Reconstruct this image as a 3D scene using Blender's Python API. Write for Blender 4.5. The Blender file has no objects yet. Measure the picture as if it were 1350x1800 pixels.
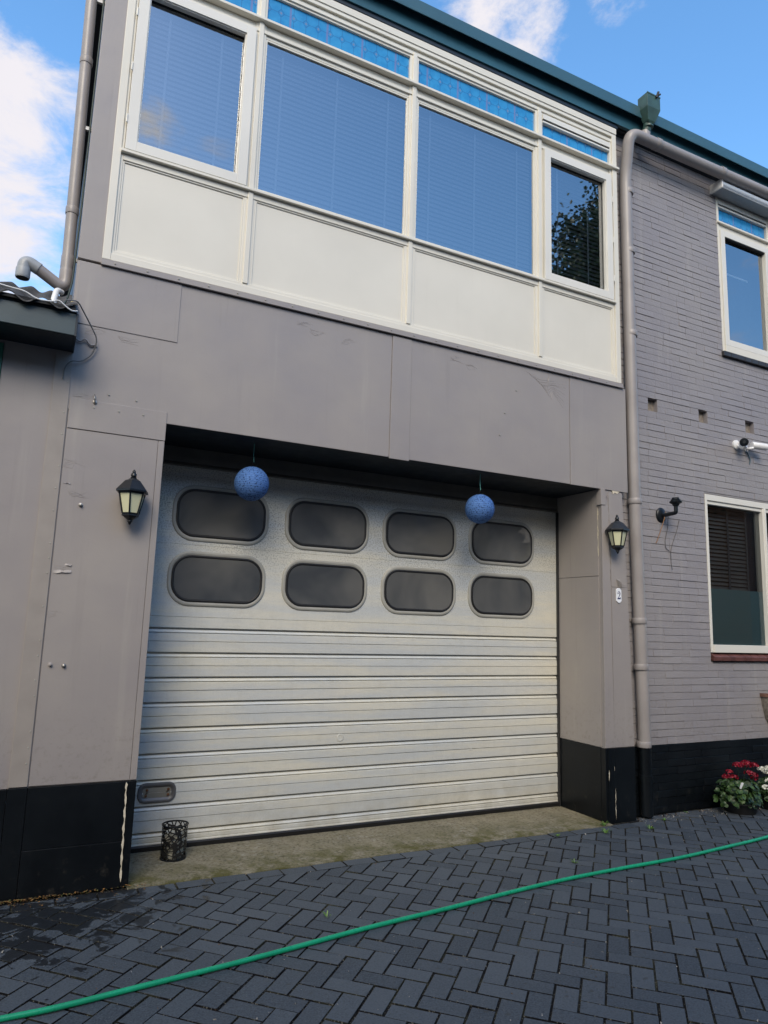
import bpy, bmesh, math, random
from mathutils import Vector, Matrix
random.seed(7)
R = math.radians
scene = bpy.context.scene
COL = scene.collection

# ------------------------------------------------------------------ camera
cam_d = bpy.data.cameras.new("camera")
cam = bpy.data.objects.new("camera", cam_d); COL.objects.link(cam)
cr = Vector((0.89222779, -0.45049749, 0.03133022)); cu = Vector((-0.09879787, -0.12703368, 0.98696577)); cf = Vector((0.44064561, 0.88369364, 0.15785117))
M = Matrix((cr, cu, -cf)).transposed().to_4x4(); M.translation = Vector((-0.949, -4.68245, 1.6))
cam.matrix_world = M
cam_d.sensor_fit = 'VERTICAL'; cam_d.sensor_height = 36; cam_d.lens = 24.596
cam_d.clip_start = 0.05; cam_d.clip_end = 2000
scene.camera = cam

# ------------------------------------------------------------------ light
SUN_EL, SUN_AZ = R(38), R(207)
scene.view_settings.view_transform = 'Standard'
scene.view_settings.look = 'None'
scene.view_settings.gamma = 1
scene.view_settings.exposure = 0.86
W = bpy.data.worlds.new("World"); scene.world = W; W.use_nodes = True
nt = W.node_tree; nt.nodes.clear()
def wn(t, **k):
    n = nt.nodes.new(t)
    for a, b in k.items(): setattr(n, a, b)
    return n
out = wn('ShaderNodeOutputWorld'); bg = wn('ShaderNodeBackground'); bg.inputs[1].default_value = 0.11
sky = wn('ShaderNodeTexSky', sky_type='NISHITA', sun_disc=False, sun_elevation=SUN_EL, sun_rotation=SUN_AZ, air_density=1.0, dust_density=0.4, ozone_density=2.5)
hs = wn('ShaderNodeHueSaturation'); hs.inputs['Saturation'].default_value = 1.16; hs.inputs['Hue'].default_value = 0.495; hs.inputs['Value'].default_value = 1.75
nt.links.new(sky.outputs[0], hs.inputs['Color'])
tc = wn('ShaderNodeTexCoord')
nz = wn('ShaderNodeTexNoise'); nz.inputs['Scale'].default_value = 6.5; nz.inputs['Detail'].default_value = 9; nz.inputs['Roughness'].default_value = 0.64; nz.inputs['Distortion'].default_value = 0.35
mp = wn('ShaderNodeMapping'); mp.inputs['Scale'].default_value = (1, 1, 1.7)
nt.links.new(tc.outputs['Generated'], mp.inputs['Vector']); nt.links.new(mp.outputs[0], nz.inputs['Vector'])
def wmath(op, a, b=None, clamp=False):
    n = wn('ShaderNodeMath', operation=op, use_clamp=clamp)
    for i, v in enumerate((a, b)):
        if v is None: continue
        if isinstance(v, (int, float)): n.inputs[i].default_value = v
        else: nt.links.new(v, n.inputs[i])
    return n.outputs[0]
def direction(az, el):
    return Vector((math.sin(R(az)) * math.cos(R(el)), math.cos(R(az)) * math.cos(R(el)), math.sin(R(el))))
# cloud banks: azimuth, elevation, angular radius, weight
banks = [(-7, 31, 7.5, .35), (-4, 24, 5, .24), (2, 17, 7, .2), (37.5, 43.6, 3.4, .34), (46.5, 45.0, 2.6, .25), (42, 46.5, 1.6, .3), (33, 47, 3, .2), (-6, 40, 4.0, .14),
         (-60, 40, 34, .30), (175, 72, 26, .30), (228, 30, 36, .42), (80, 16, 14, .25), (128, 9, 12, .35), (165, 12, 14, .3),
         (170, 33, 3.0, .20), (174, 36, 2.0, .24), (176, 30, 2.0, .24), (120, 30, 5, .24)]
acc = None
for az, el, rad, w in banks:
    d = wn('ShaderNodeVectorMath', operation='DOT_PRODUCT'); d.inputs[1].default_value = direction(az, el)
    nt.links.new(tc.outputs['Generated'], d.inputs[0])
    mr = wn('ShaderNodeMapRange', interpolation_type='SMOOTHSTEP')
    mr.inputs[1].default_value = math.cos(R(rad * 1.5)); mr.inputs[2].default_value = math.cos(R(rad * 0.3))
    mr.inputs[3].default_value = 0; mr.inputs[4].default_value = w
    nt.links.new(d.outputs['Value'], mr.inputs[0])
    acc = mr.outputs[0] if acc is None else wmath('MAXIMUM', acc, mr.outputs[0])
dens = wmath('ADD', nz.outputs[0], acc)
mr = wn('ShaderNodeMapRange', interpolation_type='SMOOTHSTEP'); mr.inputs[1].default_value = 0.66; mr.inputs[2].default_value = 0.92
nt.links.new(dens, mr.inputs[0])
mix = wn('ShaderNodeMix', data_type='RGBA')
nt.links.new(mr.outputs[0], mix.inputs[0]); nt.links.new(hs.outputs[0], mix.inputs[6])
# big unseen cloud bank added over the yard, extra bright to light the facade
cb = wn('ShaderNodeMix', data_type='RGBA'); cb.inputs[6].default_value = (4.5, 4.35, 4.6, 1); cb.inputs[7].default_value = (9.5, 8.8, 7.8, 1)
dd_ = wn('ShaderNodeVectorMath', operation='DOT_PRODUCT'); dd_.inputs[1].default_value = direction(228, 28); nt.links.new(tc.outputs['Generated'], dd_.inputs[0])
m2 = wn('ShaderNodeMapRange', interpolation_type='SMOOTHSTEP'); m2.inputs[1].default_value = math.cos(R(58)); m2.inputs[2].default_value = math.cos(R(25)); nt.links.new(dd_.outputs['Value'], m2.inputs[0])
nt.links.new(m2.outputs[0], cb.inputs[0]); nt.links.new(cb.outputs[2], mix.inputs[7])
nt.links.new(mix.outputs[2], bg.inputs[0]); nt.links.new(bg.outputs[0], out.inputs[0])

sd = bpy.data.lights.new("sun", 'SUN'); sd.energy = 1.3; sd.angle = R(28); sd.color = (1.0, 0.89, 0.74)
so = bpy.data.objects.new("sun", sd); COL.objects.link(so)
sdir = Vector((math.sin(SUN_AZ) * math.cos(SUN_EL), math.cos(SUN_AZ) * math.cos(SUN_EL), math.sin(SUN_EL)))
so.rotation_euler = sdir.to_track_quat('Z', 'Y').to_euler(); so.location = (0, -10, 20)

# ------------------------------------------------------------------ mesh helpers
class MB:
    def __init__(s): s.v = []; s.f = []; s.m = []; s.rnd = []
    def add(s, vs, fs, mi=0, rnd=0.0):
        o = len(s.v); s.v += [tuple(p) for p in vs]
        for f in fs: s.f.append(tuple(i + o for i in f)); s.m.append(mi); s.rnd.append(rnd)
    def box(s, x0, x1, y0, y1, z0, z1, mi=0, rnd=0.0):
        s.add([(x0,y0,z0),(x1,y0,z0),(x1,y1,z0),(x0,y1,z0),(x0,y0,z1),(x1,y0,z1),(x1,y1,z1),(x0,y1,z1)],
              [(0,3,2,1),(4,5,6,7),(0,1,5,4),(1,2,6,5),(2,3,7,6),(3,0,4,7)], mi, rnd)
    def prism(s, pts, y0, y1, mi=0):     # pts in (x,z), counter-clockwise seen from -Y
        n = len(pts)
        s.add([(x, y0, z) for x, z in pts] + [(x, y1, z) for x, z in pts],
              [tuple(range(n)), tuple(range(2*n-1, n-1, -1))] + [(i, i+n, (i+1) % n + n, (i+1) % n) for i in range(n)], mi)
    def extr(s, prof, x0, x1, mi=0, closed=False):   # prof in (y,z), swept along X
        n = len(prof)
        fs = [(i, i+1, i+1+n, i+n) for i in range(n-1)]
        if closed: fs += [(n-1, 0, n, 2*n-1), tuple(range(n-1, -1, -1)), tuple(range(n, 2*n))]
        s.add([(x0, y, z) for y, z in prof] + [(x1, y, z) for y, z in prof], fs, mi)
    def tube(s, pts, r, seg=12, mi=0, cap=True):
        pts = [Vector(p) for p in pts]; n = len(pts)
        rs = r if isinstance(r, (list, tuple)) else [r] * n
        tang = [(pts[min(i+1, n-1)] - pts[max(i-1, 0)]).normalized() for i in range(n)]
        a = Vector((0, 0, 1)) if abs(tang[0].z) < 0.9 else Vector((1, 0, 0))
        nrm = tang[0].cross(a).normalized(); vs = []
        for i in range(n):
            nrm = (nrm - tang[i] * nrm.dot(tang[i])).normalized(); b = tang[i].cross(nrm)
            for k in range(seg):
                t = 2 * math.pi * k / seg
                vs.append(pts[i] + (nrm * math.cos(t) + b * math.sin(t)) * rs[i])
        fs = [(i*seg+k, i*seg+(k+1) % seg, (i+1)*seg+(k+1) % seg, (i+1)*seg+k) for i in range(n-1) for k in range(seg)]
        if cap: fs += [tuple(range(seg-1, -1, -1)), tuple(range((n-1)*seg, n*seg))]
        s.add(vs, fs, mi)
    def lathe(s, prof, c, seg=24, mi=0, axis='Z', phase=0.0, sx=1, sy=1, a0=0, a1=2*math.pi):
        full = abs(a1 - a0 - 2*math.pi) < 1e-6; m = seg if full else seg + 1; vs = []
        for r, h in prof:
            for k in range(m):
                t = a0 + (a1-a0) * k / seg + phase
                p = (r*math.cos(t)*sx, r*math.sin(t)*sy, h)
                if axis == 'Y': p = (p[0], -p[2], p[1])
                if axis == 'X': p = (p[2], p[0], p[1])
                vs.append((c[0]+p[0], c[1]+p[1], c[2]+p[2]))
        fs = []
        for i in range(len(prof)-1):
            for k in range(seg):
                k2 = (k+1) % m
                fs.append((i*m+k, i*m+k2, (i+1)*m+k2, (i+1)*m+k))
        s.add(vs, fs, mi)
    def quad(s, a, b, c, d, mi=0): s.add([a, b, c, d], [(0, 1, 2, 3)], mi)
    def build(s, name, mats, parent=None, bevel=0.0, smooth=None, loc=None, recalc=True, split=False):
        if split:                      # one object for each loose piece
            n = len(s.v); root = list(range(n))
            def find(a):
                while root[a] != a: root[a] = root[root[a]]; a = root[a]
                return a
            for f in s.f:
                for b in f[1:]: root[find(f[0])] = find(b)
            parts = {}
            for f, m, r in zip(s.f, s.m, s.rnd): parts.setdefault(find(f[0]), []).append((f, m, r))
            res = []
            for fl_ in parts.values():
                q = MB(); used = sorted({i for f, _, _ in fl_ for i in f}); mp_ = {v: k for k, v in enumerate(used)}
                q.v = [s.v[i] for i in used]
                for f, m, r in fl_: q.f.append(tuple(mp_[i] for i in f)); q.m.append(m); q.rnd.append(r)
                res.append(q.build(name, mats, parent, bevel, smooth, loc, recalc))
            return res
        org = Vector(parent_origin(parent)) if parent is not None else Vector(loc or (0, 0, 0))
        me = bpy.data.meshes.new(name)
        me.from_pydata([tuple(Vector(p) - org) for p in s.v], [], s.f)
        if not isinstance(mats, (list, tuple)): mats = [mats]
        for m in mats: me.materials.append(m)
        me.polygons.foreach_set('material_index', s.m)
        if any(s.rnd):
            at = me.attributes.new('rnd', 'FLOAT', 'FACE'); at.data.foreach_set('value', s.rnd)
        if recalc:
            bm = bmesh.new(); bm.from_mesh(me); bmesh.ops.recalc_face_normals(bm, faces=bm.faces); bm.to_mesh(me); bm.free()
        if smooth is not None:
            me.polygons.foreach_set('use_smooth', [True] * len(me.polygons)); me.set_sharp_from_angle(angle=R(smooth))
        me.update()
        o = bpy.data.objects.new(name, me); COL.objects.link(o)
        if parent is not None: o.parent = parent
        else: o.location = org
        if bevel:
            b = o.modifiers.new('bevel', 'BEVEL'); b.width = bevel; b.segments = 2; b.limit_method = 'ANGLE'; b.angle_limit = R(40)
        return o
def parent_origin(p):
    v = Vector((0, 0, 0))
    while p is not None: v += p.location; p = p.parent
    return v
def tag(o, label=None, cat=None, group=None, kind=None):
    if label: o['label'] = label
    if cat: o['category'] = cat
    if group: o['group'] = group
    if kind: o['kind'] = kind
    return o
def thing(name, loc, label, cat, group=None):
    o = bpy.data.objects.new(name, None); COL.objects.link(o); o.location = loc; o.empty_display_size = 0.1
    return tag(o, label, cat, group)
def fillet(pts, rad, n=8):
    pts = [Vector(p) for p in pts]; out = [pts[0]]
    for i in range(1, len(pts)-1):
        a, b, c = pts[i-1], pts[i], pts[i+1]
        u = (a-b).normalized(); w = (c-b).normalized(); r = min(rad, (a-b).length*.49, (c-b).length*.49)
        p, q = b + u*r, b + w*r
        for k in range(n+1):
            t = k/n; out.append(p*(1-t)**2 + b*2*t*(1-t) + q*t*t)
    out.append(pts[-1]); return out
def rrect(cx, cz, w, h, r, n=8):
    pts = []
    for qx, qz, a in ((1, -1, -90), (1, 1, 0), (-1, 1, 90), (-1, -1, 180)):
        for k in range(n+1):
            t = R(a + 90*k/n)
            pts.append((cx + qx*(w/2-r) + r*math.cos(t), cz + qz*(h/2-r) + r*math.sin(t)))
    return pts
def ring(mb, cx, cz, w, h, r, prof, mi=0, n=8):  # prof: list of (inset, y)
    loops = [[(x, y, z) for x, z in rrect(cx, cz, w-2*i, h-2*i, max(r-i, .005), n)] for i, y in prof]
    m = len(loops[0]); vs = [p for l in loops for p in l]
    fs = [(j*m+k, j*m+(k+1) % m, (j+1)*m+(k+1) % m, (j+1)*m+k) for j in range(len(prof)-1) for k in range(m)]
    mb.add(vs, fs, mi)

# ------------------------------------------------------------------ material helpers
class NT:
    def __init__(s, name):
        s.m = bpy.data.materials.new(name); s.m.use_nodes = True; s.t = s.m.node_tree; s.t.nodes.clear()
        s.out = s.n('ShaderNodeOutputMaterial'); s.pos = s.n('ShaderNodeNewGeometry').outputs['Position']
    def n(s, t, **k):
        x = s.t.nodes.new(t)
        for a, b in k.items(): setattr(x, a, b)
        return x
    def put(s, inp, v):
        if isinstance(v, bpy.types.NodeSocket): s.t.links.new(v, inp)
        elif isinstance(v, (tuple, list)) and len(v) == 3 and inp.type == 'RGBA': inp.default_value = (*v, 1)
        else: inp.default_value = v
    def map(s, sc, vec=None, loc=(0, 0, 0), rot=(0, 0, 0)):
        m = s.n('ShaderNodeMapping'); m.inputs['Scale'].default_value = sc; m.inputs['Location'].default_value = loc; m.inputs['Rotation'].default_value = rot
        s.put(m.inputs['Vector'], vec or s.pos); return m.outputs[0]
    def noise(s, sc, det=4, rough=.55, vec=None, dist=0):
        x = s.n('ShaderNodeTexNoise'); x.inputs['Scale'].default_value = sc; x.inputs['Detail'].default_value = det
        x.inputs['Roughness'].default_value = rough; x.inputs['Distortion'].default_value = dist
        s.put(x.inputs['Vector'], vec or s.pos); return x.outputs[0]
    def vor(s, sc, vec=None, feature='F1', out='Distance'):
        x = s.n('ShaderNodeTexVoronoi', feature=feature); x.inputs['Scale'].default_value = sc
        s.put(x.inputs['Vector'], vec or s.pos); return x.outputs[out]
    def mr(s, v, a, b, c=0.0, d=1.0, smooth=False):
        x = s.n('ShaderNodeMapRange', interpolation_type='SMOOTHSTEP' if smooth else 'LINEAR')
        for i, q in enumerate((v, a, b, c, d)): s.put(x.inputs[i], q)
        return x.outputs[0]
    def math(s, op, a, b=0.0, c=None):
        x = s.n('ShaderNodeMath', operation=op); s.put(x.inputs[0], a); s.put(x.inputs[1], b)
        if c is not None: s.put(x.inputs[2], c)
        return x.outputs[0]
    def mix(s, f, a, b, blend='MIX'):
        x = s.n('ShaderNodeMix', data_type='RGBA', blend_type=blend); s.put(x.inputs[0], f); s.put(x.inputs[6], a); s.put(x.inputs[7], b)
        return x.outputs[2]
    def xyz(s, vec=None):
        x = s.n('ShaderNodeSeparateXYZ'); s.put(x.inputs[0], vec or s.pos); return x.outputs
    def bump(s, h, strength=.3, dist=.01, normal=None):
        x = s.n('ShaderNodeBump'); x.inputs['Strength'].default_value = strength; x.inputs['Distance'].default_value = dist
        s.put(x.inputs['Height'], h)
        if normal: s.put(x.inputs['Normal'], normal)
        return x.outputs[0]
    def pbr(s, col, rough=.5, metal=0.0, normal=None, spec=.5, **k):
        p = s.n('ShaderNodeBsdfPrincipled'); s.put(p.inputs['Base Color'], col); s.put(p.inputs['Roughness'], rough); s.put(p.inputs['Metallic'], metal)
        p.inputs['Specular IOR Level'].default_value = spec
        if normal: s.put(p.inputs['Normal'], normal)
        for a, b in k.items(): s.put(p.inputs[a], b)
        s.t.links.new(p.outputs[0], s.out.inputs[0]); return s.m
def scale3(c, k): return tuple(x*k for x in c)

def plain(name, col, rough=.5, metal=0.0, var=.12, sc=6, bump=.12, bsc=60, spec=.5):
    t = NT(name); n = t.noise(sc, 5)
    c = t.mix(t.mr(n, .3, .7), scale3(col, 1-var), scale3(col, 1+var))
    return t.pbr(c, t.mr(t.noise(sc*3, 3), .3, .7, max(rough-.06, 0), rough+.06), metal, t.bump(t.noise(bsc, 3), bump, .003), spec)

def wall_paint(name, col, brick=False):
    t = NT(name)
    big = t.noise(1.1, 4, .6)
    streak = t.noise(1.0, 4, .6, t.map((7.0, 7.0, .5)))
    fine = t.noise(55, 3)
    c = t.mix(t.mr(big, .3, .7), (col[0]*.90, col[1]*.90, col[2]*.93), (col[0]*1.08, col[1]*1.07, col[2]*1.02))
    c = t.mix(t.mr(streak, .58, .76, 0, .22, True), c, (.46, .43, .38))
    c = t.mix(t.mr(streak, .40, .26, 0, .35, True), c, scale3(col, .78))
    run = t.math('MULTIPLY', t.mr(t.noise(1.0, 5, .65, t.map((22.0, 22.0, .7))), .60, .74), t.mr(t.noise(1.3, 3), .42, .62)); c = t.mix(t.math('MULTIPLY', run, .30), c, (.15, .135, .12))
    spl = t.math('MULTIPLY', t.mr(t.xyz()[2], 1.15, .62, 0, .4), t.mr(t.noise(24, 5, .7), .52, .66)); c = t.mix(spl, c, (.17, .15, .125))
    sp = t.vor(26); dots = t.mr(sp, .035, .02, 0, 1)
    keep = t.mr(t.noise(2.3, 2), .60, .66)
    c = t.mix(t.math('MULTIPLY', t.math('MULTIPLY', dots, keep), .55), c, (.08, .07, .07))
    if brick:
        at = t.n('ShaderNodeAttribute', attribute_name='rnd')
        c = t.mix(t.mr(at.outputs['Fac'], 0, 1, 0, .10), c, scale3(col, .75))
        lump = t.math('ADD', t.math('MULTIPLY', t.noise(34, 5, .62, t.map((1, 1, 1.7))), 1.0), t.math('MULTIPLY', t.noise(9, 3), .9))
        nrm = t.bump(lump, .42, .010)
        return t.pbr(c, .52, 0, nrm, .45)
    lump = t.math('ADD', t.math('MULTIPLY', fine, .22), t.math('ADD', t.math('MULTIPLY', t.noise(3.0, 3), 1.6), t.math('MULTIPLY', t.noise(.9, 2), 5)))
    nrm = t.bump(lump, .26, .008)
    return t.pbr(c, t.mr(big, .3, .7, .36, .50), 0, nrm, .5)

GREY = (.305, .282, .276)
m_grey = wall_paint('grey_wall_paint', GREY)
m_brick = wall_paint('grey_painted_brick', (.272, .258, .270), True)
m_pipe = plain('grey_painted_pipe', scale3(GREY, .95), .38, var=.10, sc=3, bump=.06)
m_pipe2 = plain('bare_grey_plastic', (.30, .32, .34), .4, var=.08)
m_black = None
def black_paint(name, brick=False):
    t = NT(name); n = t.noise(2.2, 5, .65)
    c = t.mix(t.mr(n, .3, .7), (.0025, .0035, .005), (.006, .0085, .0115))
    dust = t.math('MULTIPLY', t.mr(t.noise(14, 6, .7), .58, .8), t.mr(t.xyz()[2], .30, 0.0, .04, .55))
    c = t.mix(dust, c, (.10, .09, .075))
    sc = t.mr(t.noise(30, 4, .7, t.map((.35, 1, 2.2))), .70, .76, 0, .22)
    c = t.mix(sc, c, (.14, .15, .16))
    h = t.math('ADD', t.noise(3.5, 3), t.math('MULTIPLY', t.noise(40, 4), .5 if brick else .12))
    return t.pbr(c, t.mr(n, .3, .7, .28, .45), 0, t.bump(h, .45 if brick else .18, .008), .28)
m_black = black_paint('black_plinth_paint'); m_blackb = black_paint('black_painted_brick', True)
def white_paint(name, col=(.70, .672, .59)):
    t = NT(name); n = t.noise(1.6, 4); st = t.noise(1, 4, .6, t.map((16, 16, 1.0)))
    c = t.mix(t.mr(n, .3, .7), scale3(col, .95), scale3(col, 1.03)); c = t.mix(t.mr(st, .60, .85, 0, .10, True), c, (.48, .45, .36))
    dirt = t.mr(t.vor(17), .03, .018, 0, .5)
    c = t.mix(t.math('MULTIPLY', dirt, t.mr(t.noise(3, 2), .52, .6)), c, (.2, .17, .13))
    return t.pbr(c, .38, 0, t.bump(t.math('ADD', t.noise(4, 2), t.math('MULTIPLY', t.noise(60, 3), .2)), .12, .004), .5)
m_white = white_paint('cream_white_paint'); m_white2 = white_paint('white_paint', (.70, .685, .63))
m_gap = plain('dark_gap', (.006, .007, .009), .7)
m_teal = plain('dark_teal_paint', (.028, .095, .125), .34, var=.18, sc=1.2, bump=.1, bsc=12)
m_teal2 = plain('teal_roof_edge', (.035, .095, .125), .34, var=.12, sc=1.2, bump=.1, bsc=12)
m_hop = plain('dark_green_paint', (.035, .075, .062), .45, var=.25, sc=9)
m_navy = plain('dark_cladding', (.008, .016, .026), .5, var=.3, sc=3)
m_eave = plain('slate_green_paint', (.045, .07, .08), .42, var=.15, sc=3)
m_green = plain('green_paint', (.02, .15, .11), .4, var=.1)
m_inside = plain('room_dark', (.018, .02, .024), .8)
m_rubber = plain('black_rubber', (.008, .008, .009), .55)
m_lampblack = plain('black_cast_metal', (.008, .011, .016), .36, .2, var=.3, sc=20)
m_steel = plain('zinc_steel', (.35, .34, .32), .4, .8, var=.25, sc=60)
m_rust = plain('rusty_metal', (.16, .07, .03), .7, .3, var=.5, sc=40)
m_sill = plain('red_brown_tiles', (.13, .055, .05), .35, var=.35, sc=12, bump=.3)
m_silld = plain('dark_painted_sill', (.03, .03, .035), .5, var=.35, sc=12, bump=.3)
m_filler = plain('bare_filler', (.62, .56, .44), .8, var=.2, sc=60, bump=.5)
m_whitepl = plain('white_plastic', (.72, .73, .74), .3)
m_greyrim = plain('grey_plastic_rim', (.34, .335, .30), .5, var=.1)
m_alu = plain('white_coated_metal', (.78, .83, .90), .22, .1, var=.03, bump=0)
m_woodcap = plain('red_brown_rim', (.14, .07, .05), .6, var=.3, sc=15)

def metal_door():
    t = NT('stucco_aluminium'); x, y, z = t.xyz()
    big = t.noise(1.0, 6, .62, t.map((.8, 1, 7.0)), .2)
    c = t.mix(t.mr(big, .36, .64, 0, 1, True), (.56, .585, .585), (.67, .65, .56))
    c = t.mix(t.mr(t.noise(.6, 3, .5, t.map((1, 1, 1), None, (4, 0, 9))), .42, .66, 0, .35, True), c, (.66, .66, .62))
    up = t.mr(z, 1.55, 2.35, .15, 1, True)
    spv = t.noise(95, 2, .6)
    spk = t.math('MULTIPLY', t.mr(spv, .50, .60), t.math('MULTIPLY', up, t.mr(t.noise(1.4, 3), .35, .6, .25, .9)))
    c = t.mix(t.math('MULTIPLY', spk, .7), c, (.16, .15, .12))
    brush = t.noise(3, 4, .65, t.map((14, 14, .35))); c = t.mix(t.mr(brush, .48, .80, 0, .10), c, (.34, .35, .34)); c = t.mix(t.mr(t.noise(38, 3, .6, t.map((.3, 1, 1))), .45, .75, 0, .14), c, (.33, .34, .34))
    dust = t.mr(t.noise(9, 5, .7), .55, .8, 0, .25); c = t.mix(dust, c, (.42, .38, .28))
    dirt = t.math('MULTIPLY', t.mr(z, .35, .03, 0, .5), t.mr(t.noise(7, 4, .6), .35, .7)); c = t.mix(dirt, c, (.30, .27, .19))
    h = t.math('ADD', t.math('MULTIPLY', t.noise(120, 2), .5), t.math('MULTIPLY', t.noise(2.0, 2), 2.0))
    return t.pbr(c, t.mr(big, .3, .7, .42, .58), .12, t.bump(h, .35, .003), .5)
m_door = metal_door()

def glass(name, refl=.30, tint=(.75, .82, .86), gcol=(.92, .96, 1.0), ripple=.0006):
    t = NT(name)
    g = t.n('ShaderNodeBsdfGlossy'); g.inputs['Roughness'].default_value = .012; g.inputs['Color'].default_value = (*gcol, 1)
    tr = t.n('ShaderNodeBsdfTransparent'); tr.inputs['Color'].default_value = (*tint, 1)
    fr = t.n('ShaderNodeFresnel'); fr.inputs['IOR'].default_value = 1.5
    if ripple:
        nb = t.bump(t.noise(.8, 2), .5, ripple*8); t.put(g.inputs['Normal'], nb)
    ms = t.n('ShaderNodeMixShader'); t.put(ms.inputs[0], t.mr(fr.outputs[0], .03, 1.0, refl, 1.0))
    t.t.links.new(tr.outputs[0], ms.inputs[1]); t.t.links.new(g.outputs[0], ms.inputs[2]); t.t.links.new(ms.outputs[0], t.out.inputs[0]); return t.m
m_glass = glass('window_glass', .28, ripple=0)
m_glass_low = glass('ground_floor_glass', .07, (.8, .85, .86), ripple=0)

def leaded():
    t = NT('blue_leaded_glass'); x, y, z = t.xyz()
    def fr(v, p, o): return t.math('ABSOLUTE', t.math('SUBTRACT', t.math('FRACT', t.math('DIVIDE', t.math('ADD', v, o+20), p)), .5))
    a = fr(x, .104, .02); b = fr(z, .135, .02)
    cor = t.math('ADD', t.math('SUBTRACT', .5, a), t.math('SUBTRACT', .5, b))
    edge = t.math('MAXIMUM', t.mr(a, .455, .5, 0, 1), t.mr(b, .46, .5, 0, 1))
    dia = t.mr(t.math('ABSOLUTE', t.math('SUBTRACT', cor, .26)), .055, .02, 0, 1)
    dot = t.mr(cor, .13, .09, 0, 1)
    bar = t.mr(fr(x, .312, .15), .468, .476, 0, 1)
    vn = t.noise(14, 3)
    c = t.mix(t.mr(vn, .3, .7), (.010, .20, .47), (.03, .27, .55))
    c = t.mix(t.math('MULTIPLY', t.math('MAXIMUM', edge, dia), .6), c, (.012, .075, .24)); c = t.mix(dot, c, (.14, .20, .34)); c = t.mix(t.math('MULTIPLY', bar, .7), c, (.16, .17, .36))
    return t.pbr(c, .14, 0, t.bump(t.noise(18, 2), .10, .002), 0.6, **{'Coat Weight': .25, 'Coat Roughness': .02})
m_lead = leaded()
def frosted():
    t = NT('frosted_film'); return t.pbr((.11, .20, .215), .5, 0, t.bump(t.noise(3, 2), .05, .002), .6)
m_frost = frosted()
def acrylic():
    t = NT('dull_acrylic'); n = t.noise(1.5, 3, .5, None, .6); sc = t.noise(20, 4, .7, t.map((.5, 1, 2)))
    c = t.mix(t.mr(n, .36, .64), (.055, .062, .070), (.135, .135, .13)); c = t.mix(t.mr(sc, .74, .78, 0, .3), c, (.3, .3, .3))
    return t.pbr(c, t.mr(n, .3, .7, .03, .07), 0, t.bump(t.noise(2.2, 2), .15, .02), 1.0)
m_acr = acrylic()
m_blind = plain('pale_blind', (.15, .165, .20), .5, var=.03)
m_tape = plain('blind_tape', (.20, .215, .25), .6, var=.03)
m_blindd = plain('dark_blind', (.06, .068, .08), .5, var=.1)
m_curtain = plain('dark_red_curtain', (.035, .012, .012), .8)

def paver_mat():
    t = NT('charcoal_paver'); x, y, z = t.xyz()
    at = t.n('ShaderNodeAttribute', attribute_name='rnd').outputs['Fac']
    n = t.noise(2.4, 4); fine = t.noise(110, 3, .7)
    c = t.mix(at, (.022, .031, .043), (.064, .078, .094))
    c = t.mix(t.mr(n, .35, .7, 0, .45), c, (.038, .050, .068))
    c = t.mix(t.mr(fine, .38, .72, 0, .75), c, (.085, .104, .128)); c = t.mix(t.mr(fine, .46, .30, 0, .45), c, (.012, .017, .026))
    gr = t.mr(t.vor(150), .20, .10); keep = t.mr(t.noise(60, 2), .54, .62)
    c = t.mix(t.math('MULTIPLY', t.math('MULTIPLY', gr, keep), .7), c, (.30, .30, .29))
    # damp patches left by rain near the left plinth, and scattered drops
    wet = t.noise(6.5, 6, .62, t.map((1.0, 1.0, 1), None, (3, 1, 0)), .8)
    reg = t.math('MULTIPLY', t.mr(t.math('ADD', x, t.math('MULTIPLY', y, -.35)), .45, -.35, 0, 1), t.mr(y, -1.15, -.5, 0, 1))
    w1 = t.mr(t.math('ADD', wet, t.math('MULTIPLY', reg, .22)), .655, .675)
    w1 = t.math('MULTIPLY', w1, t.mr(reg, .02, .12))
    dr = t.mr(t.vor(11, t.map((1, 1.5, 1))), .16, .10); dk = t.mr(t.noise(1.3, 3), .44, .58)
    w2 = t.math('MULTIPLY', t.math('MULTIPLY', dr, dk), .6)
    w = t.math('MAXIMUM', w1, w2)
    c = t.mix(t.math('MULTIPLY', w, .85), c, (.008, .010, .013))
    sand = t.math('MULTIPLY', t.mr(y, -.16, .04, 0, .5), t.mr(t.noise(12, 5, .7), .5, .7)); c = t.mix(sand, c, (.09, .085, .07))
    rough = t.math('SUBTRACT', .62, t.math('MULTIPLY', w, .28))
    return t.pbr(c, rough, 0, t.bump(t.math('ADD', t.math('MULTIPLY', fine, .8), t.noise(30, 3)), .38, .004), .4)
m_pav = paver_mat()
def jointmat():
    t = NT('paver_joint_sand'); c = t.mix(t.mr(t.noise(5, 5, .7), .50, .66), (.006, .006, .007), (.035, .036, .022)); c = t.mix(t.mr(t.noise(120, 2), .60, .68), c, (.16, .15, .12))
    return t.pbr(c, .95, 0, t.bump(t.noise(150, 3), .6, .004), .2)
m_joint = jointmat()
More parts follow.
